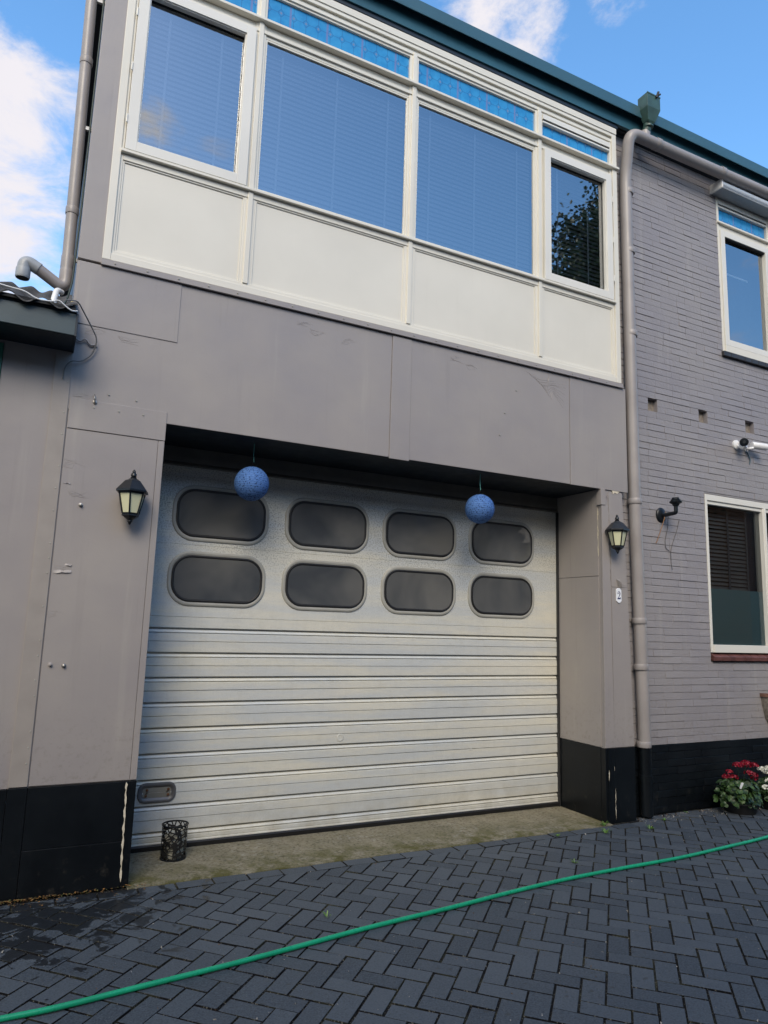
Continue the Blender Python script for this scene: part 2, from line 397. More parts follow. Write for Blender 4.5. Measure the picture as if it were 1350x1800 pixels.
def concrete():
    t = NT('weathered_concrete'); x, y, z = t.xyz()
    n = t.noise(3.5, 7, .7); f = t.noise(45, 5, .78)
    c = t.mix(t.mr(n, .33, .68), (.105, .095, .066), (.25, .22, .155))
    c = t.mix(t.mr(f, .35, .75, 0, .8), c, (.32, .30, .23))
    ch = t.math('MULTIPLY', t.mr(t.noise(22, 5, .7), .54, .62), t.mr(t.noise(1.8, 3, .5, t.map((1, 1, 1), None, (2.3, 0, 0))), .48, .6))
    c = t.mix(t.math('MULTIPLY', ch, .6), c, (.34, .33, .29))
    moss = t.math('MULTIPLY', t.mr(t.noise(5, 6, .72), .40, .58), t.mr(y, .34, .04, .20, .95)); c = t.mix(moss, c, (.085, .082, .025))
    dk = t.math('MULTIPLY', t.mr(f, .46, .34), .75); c = t.mix(dk, c, (.03, .028, .022))
    return t.pbr(c, .9, 0, t.bump(t.math('ADD', f, t.math('MULTIPLY', t.noise(16, 4), 1.4)), .7, .008), .25)
m_conc = concrete()

# ------------------------------------------------------------------ ground
g = MB(); g.add([(-400, -400, -.03), (400, -400, -.03), (400, 400, -.03), (-400, 400, -.03)], [(0, 1, 2, 3)])
tag(g.build('ground', plain('distant_paving', (.06, .066, .075), .8, var=.3, sc=2), recalc=False), kind='structure')
def clip(poly, a, b, c):     # keep a*x+b*y <= c
    res = []
    for i in range(len(poly)):
        p, q = poly[i], poly[(i+1) % len(poly)]
        dp, dq = a*p[0]+b*p[1]-c, a*q[0]+b*q[1]-c
        if dp <= 0: res.append(p)
        if (dp < 0 < dq) or (dq < 0 < dp):
            t = dp/(dp-dq); res.append((p[0]+(q[0]-p[0])*t, p[1]+(q[1]-p[1])*t))
    return res
def inset(poly, d):
    n = len(poly); cx = sum(p[0] for p in poly)/n; cy = sum(p[1] for p in poly)/n; res = []
    for p in poly:
        l = math.hypot(p[0]-cx, p[1]-cy)
        k = max(0, 1 - d*1.3/l) if l > 1e-6 else 1
        res.append((cx+(p[0]-cx)*k, cy+(p[1]-cy)*k))
    return res
pv = MB(); U = .109; q2 = math.sqrt(.5)
ux, uy = q2, -q2; wx, wy = -q2, -q2
def paver(poly):
    n = len(poly)
    if n < 3: return
    ar = abs(sum(poly[i][0]*poly[(i+1) % n][1]-poly[(i+1) % n][0]*poly[i][1] for i in range(n)))/2
    if ar < .0006: return
    z = random.uniform(-.0025, .0025); sx = random.uniform(-.012, .012); sy = random.uniform(-.012, .012)
    cx = sum(p[0] for p in poly)/n; cy = sum(p[1] for p in poly)/n
    l = []
    for ins, dz in ((0.0, -.012), (0.0008, -.0045), (.0024, -.0012), (.0060, 0)):
        l.append([(x, y, z+dz+sx*(x-cx)+sy*(y-cy)) for x, y in (inset(poly, ins) if ins else poly)])
    vs = [p for a in l for p in a]; fs = [tuple(range(3*n, 4*n))]
    for j in range(3): fs += [(j*n+k, j*n+(k+1) % n, (j+1)*n+(k+1) % n, (j+1)*n+k) for k in range(n)]
    rn = random.uniform(.02, 1); k0 = len(pv.f); pv.add(vs, fs, 0, rn)
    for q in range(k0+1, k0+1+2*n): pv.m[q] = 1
gp = .0036
def lay(u0, w0, du, dw):
    j = [random.uniform(-.0012, .0012) for _ in range(2)]
    cs = [(u0*U+gp, w0*U+gp), ((u0+du)*U-gp, w0*U+gp), ((u0+du)*U-gp, (w0+dw)*U-gp), (u0*U+gp, (w0+dw)*U-gp)]
    poly = [(1.067+a*ux+b*wx+j[0], -.548+a*uy+b*wy+j[1]) for a, b in cs]
    cx = sum(p[0] for p in poly)/4; cy = sum(p[1] for p in poly)/4
    if not (-5.5 < cx < 9.5 and -6.2 < cy < .3): return
    poly = clip(poly, 0, 1, -.157 if cx < 3.93 else .055)
    if len(poly) >= 3 and poly[0]:
        area = sum(poly[i][0]*poly[(i+1) % len(poly)][1]-poly[(i+1) % len(poly)][0]*poly[i][1] for i in range(len(poly)))
        if area < 0: poly.reverse()
        paver(poly)
for a in range(-90, 91):
    for b in range(-40, 41):
        lay(a+2*b, -a+2*b, 2, 1); lay(a+2*b+1, -a+2*b+1, 1, 2)
x = -5.3
while x < 3.85:
    L_ = .2215; x0 = x; x += L_
    paver([(x0+.003, -.151), (x-.003, -.151), (x-.003, -.048+random.uniform(-.004, .004)), (x0+.003, -.048+random.uniform(-.004, .004))])
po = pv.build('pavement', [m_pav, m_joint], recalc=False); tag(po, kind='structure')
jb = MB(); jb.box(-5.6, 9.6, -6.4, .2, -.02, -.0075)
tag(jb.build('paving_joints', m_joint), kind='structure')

# concrete threshold slab in front of the garage door (front edge slightly ragged)
th = MB(); n = 60; xs = [-.26 + 3.86*i/n for i in range(n+1)]; rows = []
for yv, zv in ((.62, .006), (.45, .006), (.3, .0055), (.15, .005), (.0, .0040)):
    rows.append([(xx, yv, zv + random.uniform(-.0012, .0012)) for xx in xs])
rows.append([(xx, -.040 + random.uniform(-.008, .006), .001) for xx in xs]); rows.append([(r[0], r[1]-.002, -.015) for r in rows[-1]])
vs = [p for r in rows for p in r]; m = n+1
th.add(vs, [(j*m+i, j*m+i+1, (j+1)*m+i+1, (j+1)*m+i) for j in range(len(rows)-1) for i in range(n)])
tag(th.build('threshold_slab', m_conc, smooth=50), kind='structure')

# ------------------------------------------------------------------ main building
B = thing('building', (1.5, 0, 0), 'two storey grey painted garage building with wide white upper window strip and metal sectional door', 'building')
ZB = 2.87
w = MB()
w.box(-.884, -.735, 0, .30, 3.88, 6.62)             # strip left of the window strip
w.box(-.884, 3.89, .006, .60, ZB+.006, 3.865)        # beam core
w.box(-.884, -.252, .006, .9, .605, ZB+.004)           # left pier core
w.prism([(3.578, .605), (3.912, .605), (3.826, ZB+.004), (3.578, ZB+.004)], .008, .7)   # right pilaster
w.build('wall', m_grey, B, bevel=.003)
sw = MB(); sw.box(-.872, -.80, .30, 8.5, 2.9, 6.6); sw.box(-.872, -.80, .9, 8.5, 0, 2.9)
sw.build('side_cladding', m_navy, B, split=True)
bk = MB(); bk.box(-.80, 9.0, 8.3, 8.5, 0, 6.6); bk.box(8.9, 9.1, .2, 8.3, 0, 6.6); bk.build('rear_wall', m_brick, B)

# cladding sheets on beam and pier
cl = MB()
cl.box(-.884, 1.411, 0, .006, ZB-.002, 3.858)
cl.box(-.872, -.223, -.005, 0, 3.438, 3.861)
cl.box(1.414, 1.586, -.006, .006, ZB-.012, 3.852)
cl.box(1.589, 3.212, 0, .006, ZB, 3.858)
cl.box(3.2155, 3.896, -.003, .006, ZB-.003, 3.862)
cl.box(-.842, -.250, -.006, 0, 2.748, 2.943)
cl.box(-.844, -.292, -.001, .006, .612, 2.744)
cl.box(-.2895, -.2515, -.003, .006, .612, 2.744)
cl.box(-.884, -.846, .001, .006, .612, 3.2)
cl.build('cladding_sheet', m_grey, B, bevel=.0018, split=True)
# corner trims of the pilaster, reveal board
tr = MB()
tr.box(3.560, 3.612, -.010, .05, 2.722, 2.868)
tr.prism([(3.566, .612), (3.672, .612), (3.652, 2.72), (3.572, 2.72)], -.004, .008)
tr.prism([(3.680, 1.99), (3.866, 1.99), (3.830, 2.852), (3.662, 2.852)], .0035, .008)
tr.prism([(3.676, .612), (3.908, .612), (3.868, 1.984), (3.678, 1.984)], .0025, .008)
tr.box(3.570, 3.578, .05, .585, 2.085, 2.865); tr.box(3.571, 3.578, .05, .585, .612, 2.080)
tr.build('corner_trim', m_grey, B, bevel=.0015, split=True)
rw = MB()   # wrinkled paint: thin ridges
def ridge(mb, pts, r=.0022, y=.0):
    r *= .6
    pts = fillet([(a, y, b) for a, b in pts], .03, 4); mb.tube(pts, [r*(.4+.6*math.sin(math.pi*(i+.5)/len(pts))) for i in range(len(pts))], 6)
for k in range(9):
    z0 = 3.79 - k*.013 + random.uniform(-.005, .005)
    ridge(rw, [(2.72+k*.03, z0+.03), (2.86+k*.02, z0-.02-.01*k), (3.02, z0-.01), (3.19-k*.006, z0+.02-.02*k)], .0028)
ridge(rw, [(2.97, 3.84), (2.985, 3.80), (2.97, 3.77), (2.98, 3.73)], .006)
zz = 2.84
while zz > 2.08:
    xx = 3.668 + random.uniform(-.012, .012); ridge(rw, [(xx, zz), (xx+random.uniform(-.02, .02), zz-.03), (xx+random.uniform(-.02, .02), zz-.06)], random.uniform(.002, .0042), .003); zz -= random.uniform(.03, .06)
ridge(rw, [(3.79, 2.03), (3.83, 1.998), (3.86, 2.04)], .003, .003); ridge(rw, [(3.80, 2.0), (3.86, 2.03)], .003, .003)
for xa, za in ((-.83, 2.96), (-.80, 3.40), (-.60, 3.39), (.62, 3.77), (.72, 3.73), (.98, 3.72), (-.84, 1.86), (-.85, 2.52), (-.80, 2.33), (-.85, 1.60), (1.95, 3.78), (2.1, 3.74)):
    for _ in range(5):
        ridge(rw, [(xa, za+random.uniform(-.03, .03)), (xa+random.uniform(.02, .07), za+random.uniform(-.03, .03)), (xa+random.uniform(.05, .14), za+random.uniform(-.03, .03))], random.uniform(.0012, .0024), -.001 if za < 2.7 else 0)
rw.build('paint_wrinkle', m_grey, B, smooth=60, split=True)
fl = MB()   # loose paint flaps
def flap(x, z, w_, h, lift, y=-.001):
    n = 6; vs = []
    for j in range(3):
        for i in range(n+1):
            t = i/n; vs.append((x+w_*t, y-lift*math.sin(math.pi*t*.8)*(j/2)-.001, z-.35*h*t*0-h*(j/2)*(1-.5*t)+random.uniform(-.004, .004)))
    fl.add(vs, [(j*(n+1)+i, j*(n+1)+i+1, (j+1)*(n+1)+i+1, (j+1)*(n+1)+i) for j in range(2) for i in range(n)])
flap(-.835, 1.86, .10, .020, .009); flap(-.775, 1.90, .04, .012, .008); flap(-.83, 2.40, .04, .006, .005)
fo = fl.build('paint_flap', m_grey, B, smooth=60, recalc=False, split=True)
cp = MB(); cp.add([(3.735, .0, 2.06), (3.765, .0, 2.06), (3.79, .0, 1.985), (3.76, .0, 1.98), (3.742, -.03, 2.045), (3.768, -.03, 2.03), (3.785, -.018, 1.99)], [(0, 4, 5, 1), (4, 3, 6, 5), (0, 3, 4), (1, 5, 6, 2)])
cp.build('cladding_curl', m_grey, B, recalc=False)
pf = MB()   # exposed filler where paint has come off
def sliver(mb, pts, w_, y, plane='Y'):
    L = []; Rr = []
    for i, (a, z) in enumerate(pts):
        k = w_*(.22+.9*abs(math.sin(i*.55+len(pts)))*random.uniform(.6, 1.1)) * (1 if 0 < i < len(pts)-1 else .1)
        L.append((a-k, z)); Rr.append((a+k, z))
    for i in range(len(pts)-1):
        q = [L[i], L[i+1], Rr[i+1], Rr[i]]
        mb.add([(a, y, z) for a, z in q] if plane == 'Y' else [(3.5685, a, z) for a, z in q], [(0, 1, 2, 3)])
sliver(pf, [(-.296-.014*(z/.6)+random.uniform(-.0022, .0022), z) for z in [.603-.015*i for i in range(39)]], .0068, -.0165)
sliver(pf, [(3.672+random.uniform(-.003, .003), z) for z in [.28-.018*i for i in range(15)]], .0035, -.004)
sliver(pf, [(3.602, .43), (3.604, .41), (3.603, .37), (3.602, .34)], .004, -.004)
sliver(pf, [(3.664, .46), (3.666, .44), (3.665, .42)], .003, -.004)
sliver(pf, [(.045+random.uniform(-.003, .003), z) for z in [2.70-.03*i for i in range(16)]], .007, 0, 'X')
pf.add([(3.700, -.0005, 2.867), (3.715, -.0005, 2.835), (3.735, -.0005, 2.850), (3.77, -.0005, 2.842), (3.795, -.0005, 2.867)], [(0, 1, 2, 3, 4)])
pf.build('exposed_filler', m_filler, B, recalc=False, split=True)
sc = MB()
for k in range(22):
    xx = -.66 + k*.205; sc.lathe([(.006, -.002), (.0055, .002), (.002, .003), (0, .003)], (xx, -.0225, 3.886), 8, axis='Y')
for xx, z in ((-.70, 2.90), (-.55, 2.90), (-.40, 2.90), (3.43, 2.90), (-.62, 3.0), (-.45, 2.99), (2.5, 3.4), (2.45, 3.2), (2.62, 3.62)):
    sc.lathe([(.006, -.002), (.005, .003), (0, .003)], (xx, -.008 if z < 2.95 and xx < 0 else -.004, z), 8, axis='Y')
sc.build('screw_heads', m_greyrim, B)
fs = MB(); fs.box(-.745, 3.855, -.020, .02, 3.868, 3.904); fs.box(-.745, 3.86, -.024, -.004, 3.862, 3.868); fs.build('flashing', m_grey, B, bevel=.002)

# black plinths
pl = MB()
pl.box(-.846, -.2525, -.003, .9, .262, .604); pl.box(-.846, -.297, -.012, 0, 0.0, .262); pl.box(-.2925, -.2505, -.008, .2, 0, .606)
pl.box(-.297, -.2525, -.002, .9, -.01, .262)
pl.prism([(3.574, -.01), (3.913, -.01), (3.9135, .604), (3.574, .604)], .004, .7); pl.box(3.6015, 3.669, -.001, .004, 0, .604); pl.box(3.571, 3.574, .06, .59, .01, .606)
pl.build('plinth', m_black, B, bevel=.002, split=True)

# soffit and header over the door
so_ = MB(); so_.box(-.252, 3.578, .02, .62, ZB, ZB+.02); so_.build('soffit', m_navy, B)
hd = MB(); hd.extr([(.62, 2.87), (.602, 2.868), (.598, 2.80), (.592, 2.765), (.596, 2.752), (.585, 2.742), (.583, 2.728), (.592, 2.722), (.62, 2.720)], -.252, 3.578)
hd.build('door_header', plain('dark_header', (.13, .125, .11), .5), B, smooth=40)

# garage door
def vgroove(z, d=.003, h=.002): return [(.600, z+h), (.600+d, z), (.600, z-h)]
prof = [(.600, 2.735)] + vgroove(2.648) + vgroove(2.135)
prof += vgroove(1.605, .005, .0025)
z = 1.528
for k in range(9):
    if k: pass
    prof += [(.600, z), (.624, z-.001), (.624, z-.012), (.612, z-.018), (.604, z-.030), (.603, z-.034), (.614, z-.0355), (.613, z-.0395), (.6, z-.045)]
    if k < 8: prof += [(.5990, z-.0960), (.6075, z-.0970), (.6075, z-.1010), (.6010, z-.1035)] if k in (2, 5) else [(.5980, z-.0962), (.6045, z-.0970), (.6045, z-.0998), (.6000, z-.1016)]
    z -= .1748
prof += [(.600, .062), (.604, .058), (.596, .052), (.596, .046), (.62, .046)]
gd = MB(); gd.extr(prof, -.24, 3.566)
D = gd.build('garage_door', m_door, B, recalc=False)
D.data.flip_normals()
sl = MB(); sl.extr([(.592, .046), (.584, .036), (.588, .007), (.62, .007), (.62, .046)], -.24, 3.566, closed=True); sl.build('rubber_seal', m_rubber, D)
tk = MB(); tk.box(3.556, 3.5705, .575, .61, .0, 2.72); tk.box(-.2505, -.243, .575, .61, 0, 2.72); tk.build('guide_rail', plain('dark_rail', (.03, .03, .032), .5, .3), D, split=True)
for zc, hh in ((2.378, .425), (1.888, .405)):
    for xc in (.305, 1.178, 2.047, 2.918):
        f = MB(); ring(f, xc, zc, .74, hh, .165, [(0, .6), (.002, .592), (.010, .587), (.022, .588), (.030, .592)], 0)
        fr_ = f.build('window_frame', m_greyrim, D, smooth=40, recalc=False)
        f = MB(); ring(f, xc, zc, .685, hh-.06, .137, [(0, .592), (.002, .585), (.010, .582), (.018, .585), (.022, .591)], 0)
        f.build('window_gasket', m_rubber, D, smooth=50, recalc=False)
        f = MB(); NL = 14; dish = random.uniform(.0085, .0125) if zc > 2 else random.uniform(.003, .0055); sk = random.uniform(-.25, .25); vs = [(xc, .5865+dish, zc)]
        for j in range(1, NL+1):
            q = j/NL
            for a, b in rrect(xc, zc, .645, hh-.10, .117, 8): vs.append((xc+(a-xc)*q, .5865+dish*(1-q*q)*(1+sk*(a-xc)), zc+(b-zc)*q))
        m_ = (len(vs)-1)//NL
        f.add(vs, [(0, 1+k, 1+(k+1) % m_) for k in range(m_)] + [(1+j*m_+k, 1+(j+1)*m_+k, 1+(j+1)*m_+(k+1) % m_, 1+j*m_+(k+1) % m_) for j in range(NL-1) for k in range(m_)])
        f.build('window_pane', m_acr, D, smooth=180, recalc=False)
hdl = MB(); ring(hdl, -.018, .388, .262, .135, .055, [(0, .6), (.003, .590), (.012, .587), (.022, .590), (.030, .597), (.034, .5985)], 0)
ring(hdl, -.018, .388, .196, .069, .025, [(0, .5985), (.012, .5975), (.034, .5975)], 1)
for xx, zz in ((-.092, .372), (-.086, .408), (.058, .372), (.058, .408)): hdl.lathe([(.009, -.001), (.008, .004), (.003, .005), (0, .0045)], (xx, .5925, zz), 10, 2, 'Y')
hdl.build('door_handle', [plain('grey_pull', (.12, .12, .125), .45, .3), plain('dusty_recess', (.20, .19, .16), .6), m_rust], D, smooth=40)
dn = MB()  # small dents and knocks in the lower slats
for xx, zz, r_ in ((1.36, .70, .024), (.40, .41, .008), (.50, .235, .008), (1.05, .42, .007), (.62, .33, .006), (2.6, .55, .007), (.22, 1.22, .007), (1.7, .33, .007)):
    dn.lathe([(r_*1.3, 0), (r_*1.05, r_*.16), (r_*.5, -r_*.22), (0, -r_*.32)], (xx, .5985, zz), 14, 0, 'Y')
dn.build('dent', m_door, D, smooth=80, split=True)

# ------------------------------------------------------------------ white window strip
WS = MB()
def bar(mb, x0, x1, z0, z1, y, back=.08): mb.box(x0, x1, y, back, z0, z1)
ZT = 6.578
bar(WS, -.742, -.690, 3.912, ZT, -.006); bar(WS, -.690, -.672, 3.98, 6.42, .008)
bar(WS, 3.792, 3.848, 3.912, ZT, -.006); bar(WS, 3.768, 3.792, 3.98, 6.42, .008)
bar(WS, -.690, 3.792, 3.912, 3.962, -.004); bar(WS, -.690, 3.792, 3.962, 3.988, .006)
for a, b in ((.186, .238), (1.522, 1.578), (2.862, 2.918)):
    mid = (a+b)/2
    bar(WS, a-.014, b+.014, 3.988, 6.42, .012); bar(WS, mid-.019, mid+.019, 3.985, 6.445, -.003)
# sill transom under the panes
bar(WS, -.672, 3.768, 4.655, 4.700, .006); bar(WS, -.692, 3.794, 4.702, 4.722, -.022); bar(WS, -.690, 3.792, 4.722, 4.745, .016)
# upper transom
bar(WS, -.672, 3.768, 6.012, 6.040, .020); bar(WS, -.672, 3.768, 6.040, 6.068, .004); bar(WS, -.672, 3.768, 6.068, 6.122, .020); bar(WS, -.70, 3.862, 6.124, 6.146, -.030); bar(WS, -.672, 3.768, 6.146, 6.166, .016)
# head
bar(WS, -.672, 3.768, 6.404, 6.424, .016); bar(WS, -.690, 3.792, 6.424, 6.452, .004); bar(WS, -.690, 3.792, 6.452, 6.478, .014); bar(WS, -.690, 3.792, 6.478, 6.512, -.006); bar(WS, -.740, 3.846, 6.512, ZT-.002, -.014)
S = WS.build('window_strip', m_white, B, bevel=.003)
cells = [(-.672, .172), (.252, 1.508), (1.592, 2.848), (2.932, 3.768)]
for i, (a, b) in enumerate(cells):
    p = MB(); p.box(a, b, .022, .06, 3.988, 4.655)
    # thin glazing bead round the panel
    for q in ((a, a+.012, 3.988, 4.655), (b-.012, b, 3.988, 4.655), (a+.012, b-.012, 3.988, 4.0), (a+.012, b-.012, 4.643, 4.655)): p.box(q[0], q[1], .014, .022, q[2], q[3])
    p.build('infill_panel', m_white, S, bevel=.002)
    if i in (0, 3):
        c = MB(); x0, x1, z0, z1 = a+.002, b-.002, 4.728, 6.036; f_ = .072
        c.box(x0, x0+f_, -.018, .05, z0, z1); c.box(x1-f_, x1, -.018, .05, z0, z1); c.box(x0+f_, x1-f_, -.018, .05, z0, z0+f_); c.box(x0+f_, x1-f_, -.018, .05, z1-f_, z1)
        k = f_
        for q in ((x0+k, x0+k+.008, z0+k, z1-k), (x1-k-.008, x1-k, z0+k, z1-k), (x0+k+.008, x1-k-.008, z0+k, z0+k+.008), (x0+k+.008, x1-k-.008, z1-k-.008, z1-k)): c.box(q[0], q[1], -.008, .027, q[2], q[3], 0)
        c.box(x0+k+.008, x1-k-.008, .027, .034, z1-k-.014, z1-k-.008, 1)
        c.build('casement_frame', [m_white2, m_gap], S, bevel=.002)
        hg = MB(); hx = x0-.006 if i == 0 else x1+.006
        for hz in (4.95, 5.35, 5.78): hg.tube([(hx, -.020, hz-.03), (hx, -.020, hz+.03)], .006, 8)
        hg.build('hinge', m_white2, S, smooth=40, split=True)
        gx0, gx1, gz0, gz1 = x0+f_+.008, x1-f_-.008, z0+f_+.008, z1-f_-.008
    else:
        gx0, gx1, gz0, gz1 = a, b, 4.745, 6.012
        c = MB()
        for q in ((a, a+.016, 4.745, 6.012), (b-.016, b, 4.745, 6.012), (a+.016, b-.016, 4.745, 4.757), (a+.016, b-.016, 5.998, 6.012)): c.box(q[0], q[1], .022, .05, q[2], q[3])
        c.build('glazing_bead', m_white, S, bevel=.002)
        gx0 += .016; gx1 -= .016; gz0 += .012; gz1 -= .014
    gl = MB(); gl.add([(gx0-.004, .036, gz0-.004), (gx1+.004, .036, gz0-.004), (gx1+.004, .036, gz1+.004), (gx0-.004, .036, gz1+.004)], [(0, 1, 2, 3)])
    gl.build('window_pane', m_glass, S, recalc=False)
    bl = MB(); zz = gz0+.004; pitch = .042
    lim = gz1
    while zz < lim:
        bl.quad((gx0-.01, .092, zz), (gx1+.01, .092, zz), (gx1+.01, .106, zz+pitch*.86), (gx0-.01, .106, zz+pitch*.86)); zz += pitch
    for fx in ((.22, .78) if b-a < 1 else (.12, .5, .88)):
        xx = gx0 + (gx1-gx0)*fx; bl.box(xx-.008, xx+.008, .082, .084, gz0, gz1, 1)
    bl.build('blind', [m_blind if i < 3 else m_blindd, m_tape], S, recalc=False)
    lz1 = 6.404
    if i == 3:
        v = MB(); v.box(a, b, .000, .05, 6.352, 6.404); v.box(a, b, .010, .05, 6.334, 6.352, 1); v.box(a, b, .004, .05, 6.318, 6.334)
        v.build('trickle_vent', [m_white2, m_gap], S, bevel=.001); lz1 = 6.318
    lg = MB(); lg.add([(a, .036, 6.166), (b, .036, 6.166), (b, .036, lz1), (a, .036, lz1)], [(0, 1, 2, 3)]); lg.build('leaded_pane', m_lead, S, recalc=False)
rm = MB(); rm.box(-.70, 3.80, .14, 3.5, 3.93, 6.56); ro = rm.build('room', m_inside, S); ro.data.flip_normals()
# (room box front is opened so the interior is seen)
bm = bmesh.new(); bm.from_mesh(ro.data); bmesh.ops.delete(bm, geom=[f for f in bm.faces if abs(f.normal.y) > .9 and f.calc_center_median().y < 1], context='FACES_ONLY'); bm.to_mesh(ro.data); bm.free()

# ------------------------------------------------------------------ painted brick wall on the right
YB = .09
XR = 8.9
opens = [(5.425, 7.30, 4.535, 6.50), (5.04, 7.05, 1.335, 3.01), (4.290, 4.418, 3.748, 3.882), (5.013, 5.138, 3.748, 3.882), (5.735, 5.868, 3.748, 3.882)]
bw = MB(); bp_ = MB()
rows_n = 101; P = .0658; zk = .603
zbase = zk - 9*P - .012
for r_ in range(rows_n):
    z0 = zbase + r_*P; z1 = z0 + P
    if z1 < 0: continue
    mb = bp_ if z1 < zk+.02 else bw
    zc = (z0+z1)/2
    segs = [(3.80, XR)]
    for a, b, c, d in opens:
        if c-.02 < zc < d+.02:
            ns = []
            for s0, s1 in segs:
                if b <= s0 or a >= s1: ns.append((s0, s1)); continue
                if a > s0: ns.append((s0, a))
                if b < s1: ns.append((b, s1))
            segs = ns
    off = 0.0 if r_ % 2 else .12
    x = 3.80 - .24 + off + random.uniform(-.02, .02)
    while x < XR:
        L_ = .24 if random.random() < .82 else .12
        for s0, s1 in segs:
            a, b = max(x, s0), min(x+L_, s1)
            if b-a < .02: continue
            g0 = .0001 if random.random() < .8 else .0008; filled = random.random() < .26; top = .0 if filled else .0009
            lean = 0 if filled else random.choice((.0008, .0016, .0034)) + random.uniform(-.0004, .0006)       # lower edge proud, throwing the fine dark joint below
            yb = YB - random.uniform(0, .0022)
            zj0, zj1 = (0, 0) if filled else (random.uniform(-.0011, .0011), random.uniform(-.0011, .0011))
            bx0, bx1, bz0, bz1 = a+g0, b-g0, z0+top, z1-top
            ins = .0028; ix = random.choice((.15, .3, .9, 1.3)); iy = .08 if filled else random.choice((.3, 1.0))
            vs = [(bx0, YB+.006, bz0+zj0), (bx1, YB+.006, bz0+zj1), (bx1, YB+.006, bz1+zj1), (bx0, YB+.006, bz1+zj0),
                  (bx0+ins*ix*.3, yb-lean+.0015*iy, bz0+zj0+.0006), (bx1-ins*ix*.3, yb-lean+.0015*iy, bz0+zj1+.0006), (bx1-ins*ix*.3, yb+.0018*iy, bz1+zj1-.001), (bx0+ins*ix*.3, yb+.0018*iy, bz1+zj0-.001),
                  (bx0+ins*ix, yb-lean-.0003, bz0+zj0+.003), (bx1-ins*ix, yb-lean-.0003, bz0+zj1+.003), (bx1-ins*ix, yb, bz1+zj1-.006), (bx0+ins*ix, yb, bz1+zj0-.006)]
            fs = [(8, 9, 10, 11)]
            for o_ in (0, 4): fs += [(o_+i, o_+(i+1) % 4, o_+4+(i+1) % 4, o_+4+i) for i in range(4)]
            mb.add(vs, fs, 0, random.uniform(.02, 1))
        x += L_
# masonry behind the faces, with the openings left free
def masonry(mb, x0, x1, z0, z1):
    xs = sorted({x0, x1} | {v for o in opens for v in o[:2] if x0 < v < x1}); zs = sorted({z0, z1} | {v for o in opens for v in o[2:] if z0 < v < z1})
    for i in range(len(xs)-1):
        for j in range(len(zs)-1):
            cx, cz = (xs[i]+xs[i+1])/2, (zs[j]+zs[j+1])/2
            if any(o[0] < cx < o[1] and o[2] < cz < o[3] for o in opens): continue
            mb.box(xs[i], xs[i+1], YB+.0035, YB+.22, zs[j], zs[j+1], 0, .5)
masonry(bw, 3.80, XR, zk, 6.62); masonry(bp_, 3.80, XR, -.02, zk)
for a, b, c, d in opens[2:]: bw.box(a-.01, b+.01, YB+.05, YB+.08, c-.01, d+.01, 1)
bw.build('brick_wall', [m_brick, plain('bare_mortar', (.22, .19, .16), .9, var=.3, sc=40, bump=.6)], B)
bp_.build('brick_plinth', m_blackb, B)

# ------------------------------------------------------------------ windows in the brick wall
def brick_window(x0, x1, z0, z1, mull, label=None):
    f = MB(); yf = YB-.004
    f.box(x0, x0+.034, yf, .2, z0, z1); f.box(x1-.034, x1, yf, .2, z0, z1)
    f.box(x0+.034, x1-.034, yf+.002, .2, z1-.062, z1); f.box(x0+.034, x1-.034, yf-.014, .2, z0, z0+.075)
    for m_ in mull: f.box(m_-.030, m_+.030, yf+.004, .2, z0+.075, z1-.062); f.box(m_-.012, m_+.012, yf-.006, .2, z0+.075, z1-.062)
    return f
# upper right
f = brick_window(5.425, 7.30, 4.600, 6.490, [6.315])
f.box(5.459, 7.266, YB+.004, .2, 6.020, 6.085); f.box(5.420, 7.28, YB-.026, .1, 6.088, 6.110)
f.box(5.459, 7.266, YB+.006, .2, 6.395, 6.428)
UW = f.build('window', m_white, B, bevel=.003)
for a, b in ((5.461, 6.283), (6.347, 7.264)):
    c = MB(); z0, z1 = 4.677, 6.018; k = .068
    c.box(a, a+k, YB-.016, .15, z0, z1); c.box(b-k, b, YB-.016, .15, z0, z1); c.box(a+k, b-k, YB-.016, .15, z0, z0+k); c.box(a+k, b-k, YB-.016, .15, z1-k, z1)
    c.box(a+k, b-k, YB-.006, .13, z1-k-.012, z1-k, 1)
    c.build('casement_frame', [m_white2, m_gap], UW, bevel=.002)
    p = MB(); p.quad((a+k-.002, YB+.03, z0+k-.002), (b-k+.002, YB+.03, z0+k-.002), (b-k+.002, YB+.03, z1-k), (a+k-.002, YB+.03, z1-k)); p.build('window_pane', m_glass, UW, recalc=False)
    v = MB(); v.box(a, b, YB-.004, .15, 6.335, 6.395); v.box(a, b, YB+.006, .15, 6.318, 6.335, 1); v.box(a, b, YB, .15, 6.296, 6.318); v.build('trickle_vent', [m_white2, m_gap], UW, bevel=.001)
    p = MB(); p.quad((a, YB+.03, 6.11), (b, YB+.03, 6.11), (b, YB+.03, 6.296), (a, YB+.03, 6.296)); p.build('leaded_pane', m_lead, UW, recalc=False)
st = MB(); st.box(5.53, 6.20, .30, .31, 5.68, 5.70); st.build('ceiling_strip', m_whitepl, UW)
sb = MB()
for k in range(17): sb.box(5.40+k*.112+.002, 5.40+(k+1)*.112-.002, YB-.035, YB+.02, 4.540, 4.592)
sb.build('window_sill', m_silld, UW, bevel=.004)
rm = MB(); rm.box(5.45, 7.28, .31, 3, 4.6, 6.45); ro2 = rm.build('room', m_inside, UW)
